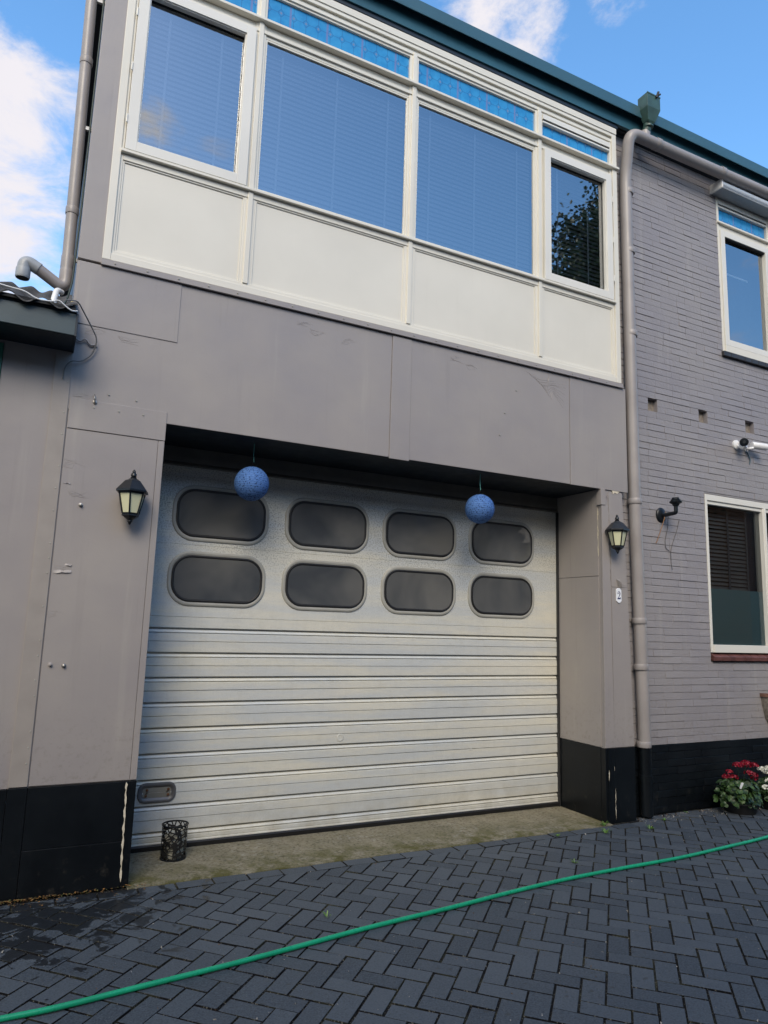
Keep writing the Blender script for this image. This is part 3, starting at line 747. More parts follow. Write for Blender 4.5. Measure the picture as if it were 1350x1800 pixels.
# lower right
LW = brick_window(5.045, 7.05, 1.425, 3.003, [5.965]).build('window', m_white2, B, bevel=.003)
ex = MB(); ex.box(5.079, 7.0, YB+.012, .15, 2.905, 2.945); ex.build('frame_step', m_white2, LW, bevel=.002)
for a, b in ((5.079, 5.935), (5.995, 7.016)):
    p = MB(); p.quad((a, YB+.045, 1.50), (b, YB+.045, 1.50), (b, YB+.045, 2.91), (a, YB+.045, 2.91)); p.build('window_pane', m_glass_low, LW, recalc=False)
    p = MB(); p.quad((a, YB+.049, 1.50), (b, YB+.049, 1.50), (b, YB+.049, 2.055), (a, YB+.049, 2.055)); p.build('frosted_film', m_frost, LW, recalc=False)
bl = MB(); zz = 2.02
while zz < 2.86:
    bl.quad((5.10, .235, zz), (5.86, .235, zz), (5.86, .262, zz+.034), (5.10, .262, zz+.034)); zz += .042
for xx in (5.22, 5.55, 5.84): bl.box(xx-.014, xx+.014, .226, .228, 2.0, 2.9, 1)
bl.build('blind', [plain('dark_slats', (.12, .13, .14), .45), m_blindd], LW, recalc=False)
cu_ = MB()
for k in range(14): cu_.tube([(5.88+k*.012, .24+.008*(k % 2), 1.5), (5.88+k*.012, .24+.008*(k % 2), 2.9)], .007, 6)
cu_.build('curtain', m_curtain, LW, smooth=60)
rm = MB(); rm.box(5.06, 7.03, .5, 3, 1.4, 2.98); rm.build('room', m_inside, LW)
ts = MB()
for k in range(18):
    x0 = 5.055+k*.112; ts.add([(x0+.0015, YB-.03, 1.345), (x0+.1105, YB-.03, 1.345), (x0+.1105, YB-.036, 1.385), (x0+.0015, YB-.036, 1.385), (x0+.0015, YB+.02, 1.345), (x0+.1105, YB+.02, 1.345), (x0+.1105, YB+.02, 1.418), (x0+.0015, YB+.02, 1.418)],
                              [(0, 1, 2, 3), (3, 2, 6, 7), (0, 4, 5, 1), (0, 3, 7, 4), (1, 5, 6, 2), (4, 7, 6, 5)])
ts.build('window_sill', m_sill, LW, bevel=.004)

# ------------------------------------------------------------------ roof edge
fa = MB()
for a, b in ((-1.0, .62), (.6215, 3.118), (3.1195, 5.9), (5.9015, 9.1)): fa.box(a, b, -.034, .0, 6.618, 6.80)
fa.build('fascia', m_teal, B, bevel=.002)
fb = MB(); fb.box(-1.0, 3.86, -.018, .3, 6.580, 6.616); fb.box(3.86, 9.1, .055, .3, 6.60, 6.617); fb.build('fascia_base', m_navy, B)
ed = MB(); ed.extr([(-.036, 6.80), (-.095, 6.742), (-.103, 6.736), (-.105, 6.745), (-.105, 6.855), (-.098, 6.864), (.02, 6.868), (.02, 6.80)], -1.03, 9.13, closed=True)
ed.build('roof_edge', m_teal2, B, bevel=.003)
rf = MB(); rf.box(-.99, 9.1, .021, 8.6, 6.62, 6.80); rf.build('roof', plain('roofing_felt', (.04, .04, .042), .9), B)

# ------------------------------------------------------------------ left outbuilding
OB = thing('outbuilding', (-3.4, 0, 0), 'low grey outbuilding with dark eave and corrugated roof beside the garage', 'building')
w = MB(); w.box(-6.0, -2.25, .004, .14, .605, 3.26); w.box(-1.236, -.8865, .004, .14, .605, 3.24); w.box(-.8865, -.8465, .004, .0005+.005, .605, 3.24); w.box(-2.25, -1.236, .004, .14, 3.22, 3.26); w.build('wall', m_grey, OB, bevel=.002)
w = MB(); w.box(-.949, -.851, -.006, .004, .612, 3.236)
w.build('cover_strip', plain('cream_grey_strip', (.30, .272, .25), .5, var=.08), OB, bevel=.0015)
w = MB()
zz = 3.18
while zz > .7:
    w.lathe([(.005, -.001), (.004, .002), (0, .0025)], (-.868 + random.uniform(-.004, .004), -.0065, zz), 8, axis='Y'); zz -= random.choice((.09, .14, .2))
w.build('screws', m_greyrim, OB)
w = MB(); w.box(-6.0, -.953, -.001, .14, -.01, .603); w.box(-.951, -.848, -.006, .14, -.01, .606); w.build('plinth', m_black, OB, bevel=.002)
w = MB(); w.box(-2.25, -1.238, -.006, .06, .61, 3.217); w.build('green_door', m_green, OB, bevel=.004)
w = MB(); w.box(-6.1, -.862, -.304, -.290, 3.238, 3.372); w.box(-6.1, -.863, -.290, .0, 3.236, 3.250, 1); w.box(-.8625, -.850, -.306, .02, 3.232, 3.374, 1)
w.box(-6.1, -.861, -.310, -.288, 3.374, 3.384, 1)
w.build('eave', [m_eave, m_navy], OB, bevel=.002)
cr_ = MB(); nx = 330; xs = [-6.1 + i*(5.24/nx) for i in range(nx+1)]
def corr(x_, y_): return 3.398 + .022*math.sin(2*math.pi*(x_+.03)/.177) + (y_+.345)*math.tan(R(24.1))
rws = []
for y_ in (-.345, -.2, .3, 1.2, 2.6): rws.append([(xx, y_, corr(xx, y_)) for xx in xs])
top = [p for r0 in rws for p in r0]; m_ = nx+1
cr_.add(top + [(p[0], p[1], p[2]-.008) for p in rws[0]], [(j*m_+i, j*m_+i+1, (j+1)*m_+i+1, (j+1)*m_+i) for j in range(4) for i in range(nx)] + [(5*m_+i, 5*m_+i+1, i+1, i) for i in range(nx)])
def roofmat():
    t = NT('weathered_corrugated'); n = t.noise(9, 6, .7)
    c = t.mix(t.mr(n, .35, .65), (.040, .040, .042), (.12, .12, .125)); c = t.mix(t.mr(t.noise(16, 5, .7), .5, .62), c, (.035, .035, .03)); return t.pbr(c, .85, 0, t.bump(t.noise(60, 4), .5, .006), .3)
cr_.build('corrugated_roof', roofmat(), OB, smooth=60, recalc=False)
w = MB(); w.box(-6.1, -.87, -.28, -.10, 3.25, 3.42); w.box(-6.1, -.87, -.330, -.281, 3.385, 3.405); w.build('roof_timber', m_gap, OB)
w = MB(); w.box(-6.05, -.89, 2.4, 2.5, 0, 4.5); w.box(-6.05, -5.95, .1, 2.4, 0, 3.3); w.build('rear_wall', m_grey, OB)

# leaf litter at the foot of the wall: countless flakes
lt = MB()
for _ in range(420):
    xx = -1.25 + abs(random.gauss(0, .45)) + random.uniform(0, .3); xx = min(xx, -.05 + random.uniform(-.2, .1)); yy = -.020 - abs(random.gauss(0, .010)) if random.random() < .8 else -.03-random.random()*.12
    s_ = random.uniform(.003, .008); a = random.uniform(0, 6.3); zz = .004 + random.uniform(0, .010) * (1 if yy > -.05 else .2)
    vs = [(xx+s_*math.cos(a+t)*k, yy+s_*math.sin(a+t)*k, zz+random.uniform(-.002, .004)) for t, k in ((0, 1.3), (1.5, .6), (3.1, 1.2), (4.6, .6))]
    lt.add(vs, [(0, 1, 2, 3)], random.choice((0, 0, 1, 2)))
lo = lt.build('leaf_litter', [plain('dry_leaf', (.22, .11, .03), .8, var=.4, sc=80), plain('brown_leaf', (.10, .06, .025), .8), plain('moss_bit', (.10, .10, .03), .9)], recalc=False)
tag(lo, 'brown leaf litter and moss along the foot of the black left plinth', 'leaf litter', kind='stuff')

# ------------------------------------------------------------------ downpipes
def collar(mb, p, d, r_, L_=.04, seg=20):
    p = Vector(p); d = Vector(d).normalized(); mb.tube([p-d*L_/2, p-d*L_/2+d*.004, p+d*L_/2-d*.004, p+d*L_/2], [r_*.97, r_, r_, r_*.97], seg)
XP, YP, RP = 4.022, .020, .060
DP = thing('drainpipe', (XP, YP, 0), 'grey drainpipe running down beside the pilaster and along under the roof edge', 'drainpipe')
t_ = MB(); t_.tube(fillet([(XP+.03, YP, .60), (XP-.02, YP, 3.0), (XP-.035, YP, 6.1), (XP-.075, -.088, 6.53), (4.6, -.088, 6.532), (9.0, -.088, 6.60)], .12, 10), RP-.004, 24); t_.build('pipe', m_pipe, DP, smooth=60)
t_ = MB(); t_.tube([(XP+.032, YP, .02), (XP+.03, YP, .60)], RP*.92, 24); t_.tube([(XP+.032, YP, .30), (XP+.032, YP, .36)], RP*1.02, 24); t_.build('lower_pipe', m_black, DP, smooth=60)
t_ = MB()
for z in (5.95, 5.31, 4.45, 2.80, 1.70, 1.29, .62): collar(t_, (XP-.016+.045*max(0, (2.8-z)/2.8), YP, z), (0, 0, 1), RP+.0045, .05)
for xx in (4.33, 5.30): collar(t_, (xx, -.088, 6.532+(xx-4.2)*.0145), (1, 0, 0), RP+.001, .06)
t_.tube([(4.165, -.088, 6.53), (4.165, -.090, 6.61)], .050, 20)
t_.build('collar', m_pipe, DP, smooth=40, split=True)
br = MB()
for z in (5.9, 4.38, 2.80, 1.705, .62):
    br.box(XP-.05, XP+.10, YB-.012, YB+.004, z-.012, z+.012); br.tube([(XP+.03, YP+.05, z), (XP+.03, YB, z)], .008, 8)
br.build('wall_bracket', m_pipe, DP)
HP = thing('rain_hopper', (4.17, -.14, 6.55), 'dark green rain hopper hanging on the teal roof edge above the grey pipe', 'rain hopper')
h = MB(); prof = [(.090, .078, 6.955), (.090, .078, 6.81), (.050, .045, 6.690), (.035, .035, 6.672)]
cx, cy = 4.175, -.125; vs = []
for a, b, z in prof: vs += [(cx-a, cy-b, z), (cx+a, cy-b, z), (cx+a, cy+b*.6, z), (cx-a, cy+b*.6, z)]
h.add(vs, [(4*j+i, 4*j+(i+1) % 4, 4*j+4+(i+1) % 4, 4*j+4+i) for j in range(3) for i in range(4)] + [(12, 13, 14, 15)])
h.box(cx-.094, cx+.094, cy-.082, cy-.076, 6.945, 6.962); h.build('hopper_box', m_hop, HP, bevel=.003)
h = MB()
h.tube([(cx, cy, 6.70), (cx-.004, cy+.01, 6.66), (4.166, -.092, 6.58)], [.040, .042, .042], 20)
h.tube([(cx, cy, 6.655), (cx, cy, 6.640)], .048, 20); h.build('spout', m_hop, HP, smooth=50)
h = MB(); h.tube([(cx+.03, cy-.085, 6.93), (cx+.045, cy-.10, 6.99)], .012, 8); h.tube([(cx+.045, cy-.08, 6.95), (cx+.08, cy-.09, 6.985)], .010, 8); h.build('wire_guard', m_rubber, HP, smooth=50)

LPX = thing('drainpipe', (-.96, .14, 3.7), 'grey drainpipe at the left corner ending in a side outlet above the corrugated roof', 'drainpipe')
t_ = MB(); rl = .037
t_.tube(fillet([(-.985, .16, 6.7), (-.962, .16, 5.3), (-.945, .16, 4.2), (-.938, .14, 3.70), (-1.14, .10, 3.805)], .07, 10), rl, 22); t_.build('pipe', m_pipe, LPX, smooth=60)
t_ = MB(); t_.tube(fillet([(-1.10, .105, 3.785), (-1.185, .10, 3.825), (-1.188, .10, 3.700)], .055, 10), rl+.003, 22, cap=False); collar(t_, (-1.188, .10, 3.735), (0, 0, 1), rl+.006, .06)
t_.lathe([(rl-.002, 0), (0, 0)], (-1.188, .10, 3.702), 20, 1)
t_.build('outlet_elbow', [m_pipe2, m_gap], LPX, smooth=60)
t_ = MB()
for p in ((-.9395, .155, 3.90), (-.940, .15, 3.80)): collar(t_, p, (0, 0, 1), rl+.005, .09)
for z in (4.27, 5.4): collar(t_, (-.945-.014*(z-4.2), .16, z), (0, 0, 1), rl+.005, .05)
t_.build('collar', m_pipe, LPX, smooth=40, split=True)
t_ = MB()
for z in (3.93, 4.9, 5.9): t_.box(-.95, -.87, .15, .17, z-.012, z+.012)
t_.build('wall_bracket', m_steel, LPX, split=True)
VP = MB(); VP.tube(fillet([(-.955, .10, 3.66), (-.985, .06, 3.655), (-1.005, .02, 3.50)], .03, 8), .019, 14); VP.tube([(-.998, .03, 3.56), (-1.006, .018, 3.49)], .023, 14)
tag(VP.build('vent_pipe', m_whitepl, smooth=60, loc=(-1, .03, 3.5)), 'short pale vent pipe bent into the corrugated roof under the drainpipe', 'pipe')
def cable(name, pts, r_, mat, label, sm=.04):
    c = MB(); c.tube(fillet(pts, sm, 6), r_, 8); return tag(c.build(name, mat, smooth=60, loc=pts[0]), label, 'cable')
cable('cable', [(-1.34, -.36, 3.445), (-1.24, -.36, 3.43), (-1.14, -.36, 3.425), (-1.08, -.36, 3.39), (-1.0, -.36, 3.395), (-.965, -.36, 3.415), (-.93, -.35, 3.39), (-.89, -.34, 3.37), (-.86, -.32, 3.385)], .0045, m_whitepl, 'pale cable lying along the front edge of the corrugated roof')
cable('cable', [(-.93, -.32, 3.44), (-.86, -.20, 3.50), (-.78, -.09, 3.42), (-.72, -.04, 3.34), (-.74, -.02, 3.24), (-.80, -.02, 3.18), (-.86, -.04, 3.17), (-.89, -.02, 3.13), (-.895, -.012, 3.05)], .0042, plain('grey_cable', (.16, .16, .16), .5), 'dark grey cable looping from the roof end over the seam')
cable('cable', [(-.885, .10, 3.62), (-.895, .03, 3.56), (-.93, -.03, 3.50), (-.935, -.05, 3.46)], .009, plain('yellowed_cable', (.45, .38, .2), .5), 'yellowed cable dropping behind the corner drainpipe')
cable('cable', [(-.893, .12, 6.6), (-.893, .12, 4.3), (-.900, .10, 3.75), (-.92, .06, 3.6), (-.96, .02, 3.50)], .006, plain('dark_green_cable', (.01, .03, .03), .5), 'dark green cable running up beside the corner drainpipe')
cable('cable', [(-.85, -.02, 3.33), (-.82, -.015, 3.31), (-.79, -.02, 3.34), (-.76, -.015, 3.30), (-.73, -.01, 3.31), (-.72, 0, 3.30)], .006, m_grey, 'short painted cable tangle next to the eave end')

# ------------------------------------------------------------------ awning cassette
AW = thing('awning_cassette', (6.4, 0, 6.44), 'white rolled-up awning cassette over the upper right window', 'awning')
a = MB(); pr_ = [(-.035+.036*math.cos(R(t))-.0, 6.462+.036*math.sin(R(t))) for t in range(20, 341, 20)]
a.extr(pr_+[(.088, 6.45), (.088, 6.49)], 5.345, 7.35, closed=True); a.build('housing', m_alu, AW, smooth=40)
a = MB(); a.extr([(-.055, 6.422), (-.064, 6.412), (-.060, 6.402), (.05, 6.400), (.088, 6.405), (.088, 6.422)], 5.335, 7.35, closed=True); a.build('front_bar', m_pipe2, AW, bevel=.003)
a = MB(); a.box(5.326, 5.344, -.076, .088, 6.396, 6.504); a.box(7.351, 7.369, -.076, .088, 6.396, 6.504); a.build('end_cap', m_whitepl, AW, bevel=.008, split=True)

# ------------------------------------------------------------------ wall lanterns
def lampglass():
    t = NT('cream_lamp_glass'); return t.pbr((.62, .62, .42), .3, 0, t.bump(t.noise(40, 3), .2, .004), .5)
m_lg = lampglass()
def lantern(name, loc, label, bulb):
    T = thing(name, loc, label, 'wall lantern', 'wall lanterns beside the garage door')
    x, y, z = loc          # reference point: centre at the brim height
    def hexp(r0, z0, r1, z1, mb, mi=0, cap=True):
        v0 = [(x+r0*math.cos(R(60*k+15)), y+r0*math.sin(R(60*k+15)), z+z0) for k in range(6)]; v1 = [(x+r1*math.cos(R(60*k+15)), y+r1*math.sin(R(60*k+15)), z+z1) for k in range(6)]
        mb.add(v0+v1, [(k, (k+1) % 6, 6+(k+1) % 6, 6+k) for k in range(6)] + ([tuple(range(5, -1, -1)), tuple(range(6, 12))] if cap else []), mi)
    r = MB(); hexp(.104, -.008, .104, .004, r); hexp(.104, .004, .052, .066, r); hexp(.052, .066, .040, .072, r); r.build('lamp_roof', m_lampblack, T, bevel=.0015)
    r = MB(); r.lathe([(.034, .070), (.030, .078), (.018, .082), (.020, .090), (.013, .094), (.018, .100), (.017, .112), (.010, .122), (.011, .128), (.006, .138), (0, .142)], (x, y, z), 16); r.build('finial', m_lampblack, T, smooth=40)
    f = MB(); hexp(.086, -.018, .090, -.008, f); hexp(.052, -.150, .056, -.138, f)
    for k in range(6):
        a = R(60*k+15); f.tube([(x+.083*math.cos(a), y+.083*math.sin(a), z-.010), (x+.052*math.cos(a), y+.052*math.sin(a), z-.142)], .0055, 6)
    hexp(.058, -.156, .052, -.149, f); hexp(.036, -.168, .050, -.156, f)
    f.build('lamp_frame', m_lampblack, T)
    f = MB(); f.lathe([(.034, -.167), (.020, -.178), (.015, -.184), (.017, -.190), (.010, -.198), (.007, -.206), (0, -.212)], (x, y, z), 16); f.build('lamp_foot', m_lampblack, T, smooth=40)
    p = MB()
    for k in range(6):
        a, b = R(60*k+15), R(60*k+75)
        p.quad((x+.080*math.cos(a), y+.080*math.sin(a), z-.014), (x+.080*math.cos(b), y+.080*math.sin(b), z-.014), (x+.050*math.cos(b), y+.050*math.sin(b), z-.140), (x+.050*math.cos(a), y+.050*math.sin(a), z-.140))
    p.build('lamp_glass', m_lg, T, recalc=False)
    b_ = MB(); b_.lathe([(.008, -.03), (.010, -.045), (.022, -.075), (.016, -.100), (.0, -.106)], (x, y, z), 14); b_.build('bulb', plain('bulb_glass', (.8, .8, .7), .2), T, smooth=60)
    k = MB(); k.box(x-.03, x+.03, -.001, .012, z-.12, z+.05); k.tube([(x, .0, z-.02), (x, y+.06, z-.01)], .012, 8); k.build('back_plate', m_lampblack, T, bevel=.003)
lantern('wall_lantern', (-.434, -.095, 2.372), 'black wall lantern with cream panes on the grey pier left of the garage door', True)
lantern('wall_lantern', (3.668, -.090, 2.488), 'black wall lantern above the house number on the narrow right pilaster', False)

# broken lamp bracket on the brick wall
BLp = thing('lamp_bracket', (4.415, YB, 2.72), 'broken black lamp bracket without its lantern on the grey brick wall', 'lamp bracket')
b_ = MB(); b_.lathe([(.066, 0), (.066, .008), (.058, .018), (.052, .020), (.035, .030), (.0, .032)], (4.415, YB, 2.72), 24, axis='Y', sy=1.12); b_.build('wall_plate', m_lampblack, BLp, smooth=40)
b_ = MB(); b_.tube(fillet([(4.415, .06, 2.715), (4.425, -.085, 2.722), (4.425, -.085, 2.80)], .02, 5), .0185, 14); b_.build('arm', m_lampblack, BLp, smooth=60)
b_ = MB(); b_.lathe([(.022, 2.785), (.030, 2.795), (.034, 2.806), (.056, 2.818), (.058, 2.830), (.044, 2.834), (.046, 2.846), (.034, 2.850), (.034, 2.866), (0, 2.866)], (4.425, -.085, 0), 22); b_.build('socket_cup', m_lampblack, BLp, smooth=30)
m_wire = plain('brown_wire', (.30, .16, .08), .5); m_wire2 = plain('grey_wire', (.10, .09, .09), .5)
cable('loose_wire', [(4.43, .045, 2.75), (4.405, .035, 2.68), (4.37, .06, 2.55), (4.335, .08, 2.44)], .0035, m_wire, 'coppery loose wire hanging from the broken lamp bracket plate')
cable('loose_wire', [(4.50, .07, 2.76), (4.495, .08, 2.60), (4.455, .083, 2.47), (4.46, .08, 2.40), (4.51, .082, 2.38)], .0028, m_wire2, 'thin grey loose wire under the broken lamp bracket')
cable('loose_wire', [(4.66, .08, 2.70), (4.62, .083, 2.58), (4.555, .083, 2.45), (4.525, .08, 2.38), (4.53, .083, 2.26), (4.535, .075, 2.20)], .0028, m_wire2, 'thin grey wire with frayed end on the bricks right of the broken bracket')

# security camera
SC = thing('security_camera', (5.55, YB, 3.585), 'white twin bullet security camera on the brick wall beneath the square holes', 'security camera')
c = MB(); c.lathe([(.052, 0), (.050, .018), (.034, .026), (0, .03)], (5.555, YB, 3.583), 20, axis='Y'); c.lathe([(.034, 0), (.032, .02), (0, .024)], (5.70, YB, 3.56), 18, axis='Y'); c.build('mount', m_whitepl, SC, smooth=40, split=True)
c = MB(); c.tube(fillet([(5.555, .07, 3.575), (5.58, .02, 3.53), (5.575, -.02, 3.55)], .02, 4), .016, 12); c.tube(fillet([(5.70, .07, 3.56), (5.68, .03, 3.545), (5.72, .0, 3.555)], .02, 4), .014, 12); c.build('arm', m_whitepl, SC, smooth=60, split=True)
dir1 = (Vector((-.6, -4.2, 1.5)) - Vector((5.50, -.03, 3.585))).normalized()
p0 = Vector((5.575, .0, 3.600)); c = MB(); c.tube([p0-dir1*.075, p0-dir1*.07, p0+dir1*.060, p0+dir1*.062], [.036, .040, .040, .036], 20)
p1 = Vector((5.80, -.005, 3.585)); d2 = Vector((.93, -.30, -.06)).normalized(); c.tube([p1-d2*.085, p1-d2*.08, p1+d2*.085, p1+d2*.087], [.033, .037, .037, .033], 20)
c.build('camera_body', m_whitepl, SC, smooth=40, split=True)
c = MB(); c.tube([p0+dir1*.058, p0+dir1*.070, p0+dir1*.072], [.043, .043, .034], 20); c.build('lens_face', m_lampblack, SC, smooth=40)
c = MB(); c.tube([p0+dir1*.072, p0+dir1*.076], [.016, .013], 16); c.build('lens', plain('lens_glass', (.05, .055, .06), .08), SC, smooth=40)
cable('cable', [(5.71, YB-.01, 3.55), (5.74, YB-.014, 3.49), (5.77, YB-.01, 3.45), (5.76, YB-.004, 3.40)], .006, plain('blue_grey_cable', (.08, .13, .17), .5), 'blue grey cable hanging under the security camera')

# house number
HN = thing('house_number', (3.755, 0, 1.86), 'small white enamel house number 2 with pointed ends on the right pilaster', 'house number')
s_ = MB(); cx, cz = 3.757, 1.918; hw = .030
s_.prism([(cx-hw*.35, cz-.066), (cx+hw*.35, cz-.066), (cx+hw, cz-.050), (cx+hw, cz+.050), (cx+hw*.35, cz+.064), (cx-hw*.35, cz+.064), (cx-hw, cz+.050), (cx-hw, cz-.050)], -.006, .003)
s_.build('plate', plain('white_enamel', (.78, .8, .84), .2), HN, bevel=.0015)
d = MB(); Hh = .068; Ww = .036; x0, z0 = cx-.018, cz-.034
outer = []; inner = []
pts = [(.10, .74, .10), (.16, .90, .13), (.40, 1.0, .07), (.66, .96, .16), (.80, .76, .22), (.72, .54, .20), (.46, .32, .12), (.20, .14, .08), (.06, .10, .10)]
for i, (a, b, w_) in enumerate(pts):
    q = pts[min(i+1, len(pts)-1)]; p = pts[max(i-1, 0)]; tx, tz = (q[0]-p[0])*Ww, (q[1]-p[1])*Hh; l = math.hypot(tx, tz); nx_, nz_ = -tz/l, tx/l
    X, Z = x0+a*Ww, z0+b*Hh; k = w_*.5*Ww*1.1; outer.append((X+nx_*k, Z+nz_*k)); inner.append((X-nx_*k, Z-nz_*k))
for i in range(len(pts)-1): d.prism([inner[i], inner[i+1], outer[i+1], outer[i]], -.0075, -.005)
d.prism([(x0, z0), (x0+.95*Ww, z0), (x0+1.0*Ww, z0+.26*Hh), (x0+.90*Ww, z0+.26*Hh), (x0+.84*Ww, z0+.17*Hh), (x0, z0+.17*Hh)], -.0078, -.005)
d.lathe([(.0052, 0), (.0052, .0022), (0, .0024)], (x0+.17*Ww, -.0055, z0+.74*Hh), 12, axis='Y')
d.build('digit', plain('dark_blue_enamel', (.012, .02, .11), .25), HN)

# blue globe lanterns
def globemat():
    t = NT('blue_perforated_fabric'); n = t.noise(90, 2)
    hole = t.mr(t.vor(62, t.map((1, 1, 1.2))), .40, .22); c = t.mix(t.mr(n, .3, .7), (.055, .14, .38), (.105, .22, .49))
    rib = t.mr(t.math('ABSOLUTE', t.math('SUBTRACT', t.math('FRACT', t.math('MULTIPLY', t.xyz()[2], 60)), .5)), .40, .5)
    c = t.mix(t.math('MULTIPLY', hole, .85), c, (.008, .02, .07)); c = t.mix(t.math('MULTIPLY', rib, .7), c, (.012, .035, .12))
    return t.pbr(c, .75, 0, t.bump(t.math('SUBTRACT', t.noise(60, 3), rib), .4, .004), .2)
m_globe = globemat()
def globe(loc, r_, label):
    T = thing('globe_lantern', (loc[0], loc[1], loc[2]-r_), label, 'globe lantern', 'blue globe lanterns hanging in the garage opening')
    g_ = MB(); nlat = 44; pr = []
    for i in range(nlat+1):
        t = math.pi*i/nlat; t = .10 + (math.pi-.20)*i/nlat; rr = r_*(1+.012*(i % 2)); pr.append((rr*math.sin(t), rr*math.cos(t)))
    g_.lathe(pr, loc, 48); g_.build('lampshade', m_globe, T, smooth=80)
    g_ = MB(); g_.lathe([(r_*.10, r_*.99), (r_*.11, r_*1.01), (r_*.085, r_*1.0)], loc, 16); a = .028
    hp = [(loc[0]-.0, loc[1], loc[2]+r_*.97)]
    g_.tube([(loc[0]+.012+.016*math.cos(t), loc[1], loc[2]+r_+.016+.022*math.sin(t)) for t in [R(-90+30*k) for k in range(13)]], .0014, 6); g_.build('wire_loop', m_lampblack, T, smooth=60)
    g_ = MB(); g_.tube([(loc[0]+.006, loc[1], loc[2]+r_+.038), (loc[0]+.001, loc[1], loc[2]+r_+.10), (loc[0]+.003, loc[1], ZB)], .0026, 6); g_.build('string', plain('green_string', (.12, .40, .36), .7), T)
globe((.408, .20, 2.572), .124, 'left blue globe lantern hanging before the first garage door window')
globe((2.338, .12, 2.573), .122, 'right blue globe lantern hanging near the right end of the garage door')

# basket on the threshold
BK = thing('mesh_basket', (.085, .40, .006), 'black openwork metal basket standing on the threshold in front of the silver door', 'basket')
def lattice():
    t = NT('cut_metal_lattice'); tc_ = t.n('ShaderNodeTexCoord').outputs['UV']
    v = t.vor(1.0, t.map((17, 8.5, 1), tc_), 'DISTANCE_TO_EDGE')
    nn = t.noise(9, 2, .5, t.map((1, 1, 1), tc_))
    a = t.mr(t.math('ADD', v, t.math('MULTIPLY', t.math('SUBTRACT', nn, .5), .08)), .13, .145, 1, 0)
    x, y, z = t.xyz(tc_); a = t.math('MAXIMUM', a, t.mr(y, .03, .028)); a = t.math('MAXIMUM', a, t.mr(y, .97, .972))
    p = t.n('ShaderNodeBsdfPrincipled'); p.inputs['Base Color'].default_value = (.010, .010, .011, 1); p.inputs['Roughness'].default_value = .4
    tr = t.n('ShaderNodeBsdfTransparent'); ms = t.n('ShaderNodeMixShader'); t.put(ms.inputs[0], a); t.t.links.new(tr.outputs[0], ms.inputs[1]); t.t.links.new(p.outputs[0], ms.inputs[2]); t.t.links.new(ms.outputs[0], t.out.inputs[0]); return t.m
seg = 40; bx, by, bz, br_, bh = .085, .40, .006, .084, .215
b_ = MB(); vs = []; fs = []
for j in range(2):
    for k in range(seg+1): tt = 2*math.pi*k/seg; vs.append((bx+br_*math.cos(tt), by+br_*math.sin(tt), bz+bh*j))
fs = [(k, k+1, seg+2+k, seg+1+k) for k in range(seg)]; b_.add(vs, fs)
bo = b_.build('lattice_side', lattice(), BK, recalc=False, smooth=180)
uv = bo.data.uv_layers.new(name='UVMap')
for poly in bo.data.polygons:
    for li, vi in zip(poly.loop_indices, poly.vertices): uv.data[li].uv = ((vi % (seg+1))/seg, vi // (seg+1))
b_ = MB(); b_.lathe([(br_-.002, -.003), (br_+.004, -.003), (br_+.005, .0), (br_+.004, .004), (br_-.002, .004), (br_-.002, -.003)], (bx, by, bz+bh), seg)
b_.build('rim', m_lampblack, BK, smooth=40)
b_ = MB(); b_.lathe([(br_-.002, .0), (br_+.003, .0), (br_+.003, .006), (br_-.002, .006)], (bx, by, bz), seg); b_.build('base_ring', m_lampblack, BK, smooth=40)
b_ = MB(); b_.lathe([(0, .002), (br_-.001, .002)], (bx, by, bz), seg); b_.build('base', m_lampblack, BK)
b_ = MB(); b_.lathe([(.0, .004), (.058, .004), (.064, .02), (.064, .16), (.058, .17), (0, .17)], (bx, by, bz), seg); b_.build('candle_glass', plain('dusty_glass_jar', (.42, .42, .36), .35, var=.4, sc=30), BK, smooth=40)

# garden hose
hp = [(-1.75, -1.30), (-1.3, -1.315), (-.886, -1.306), (-.682, -1.302), (-.343, -1.262), (.0, -1.222), (.333, -1.175), (.836, -1.098), (1.4, -1.035), (1.87, -.972), (2.345, -.926), (2.87, -.905), (3.399, -.893), (3.95, -.845), (4.517, -.785), (5.4, -.65), (6.5, -.5)]
hs_ = MB(); P3 = [Vector((a, b, .0132)) for a, b in hp]; smp = []
for i in range(len(P3)-1):
    p0_, p1_, p2_, p3_ = P3[max(i-1, 0)], P3[i], P3[i+1], P3[min(i+2, len(P3)-1)]
    for k in range(12):
        t = k/12; smp.append(.5*((2*p1_)+(-p0_+p2_)*t+(2*p0_-5*p1_+4*p2_-p3_)*t*t+(-p0_+3*p1_-3*p2_+p3_)*t**3))
smp.append(P3[-1]); hs_.tube(smp, .0120, 18)
HO = tag(hs_.build('garden_hose', plain('green_hose', (.008, .30, .15), .28, var=.12, sc=5, bump=.05), smooth=60, loc=(2, -1, 0)), 'green garden hose lying across the dark herringbone pavers', 'garden hose')

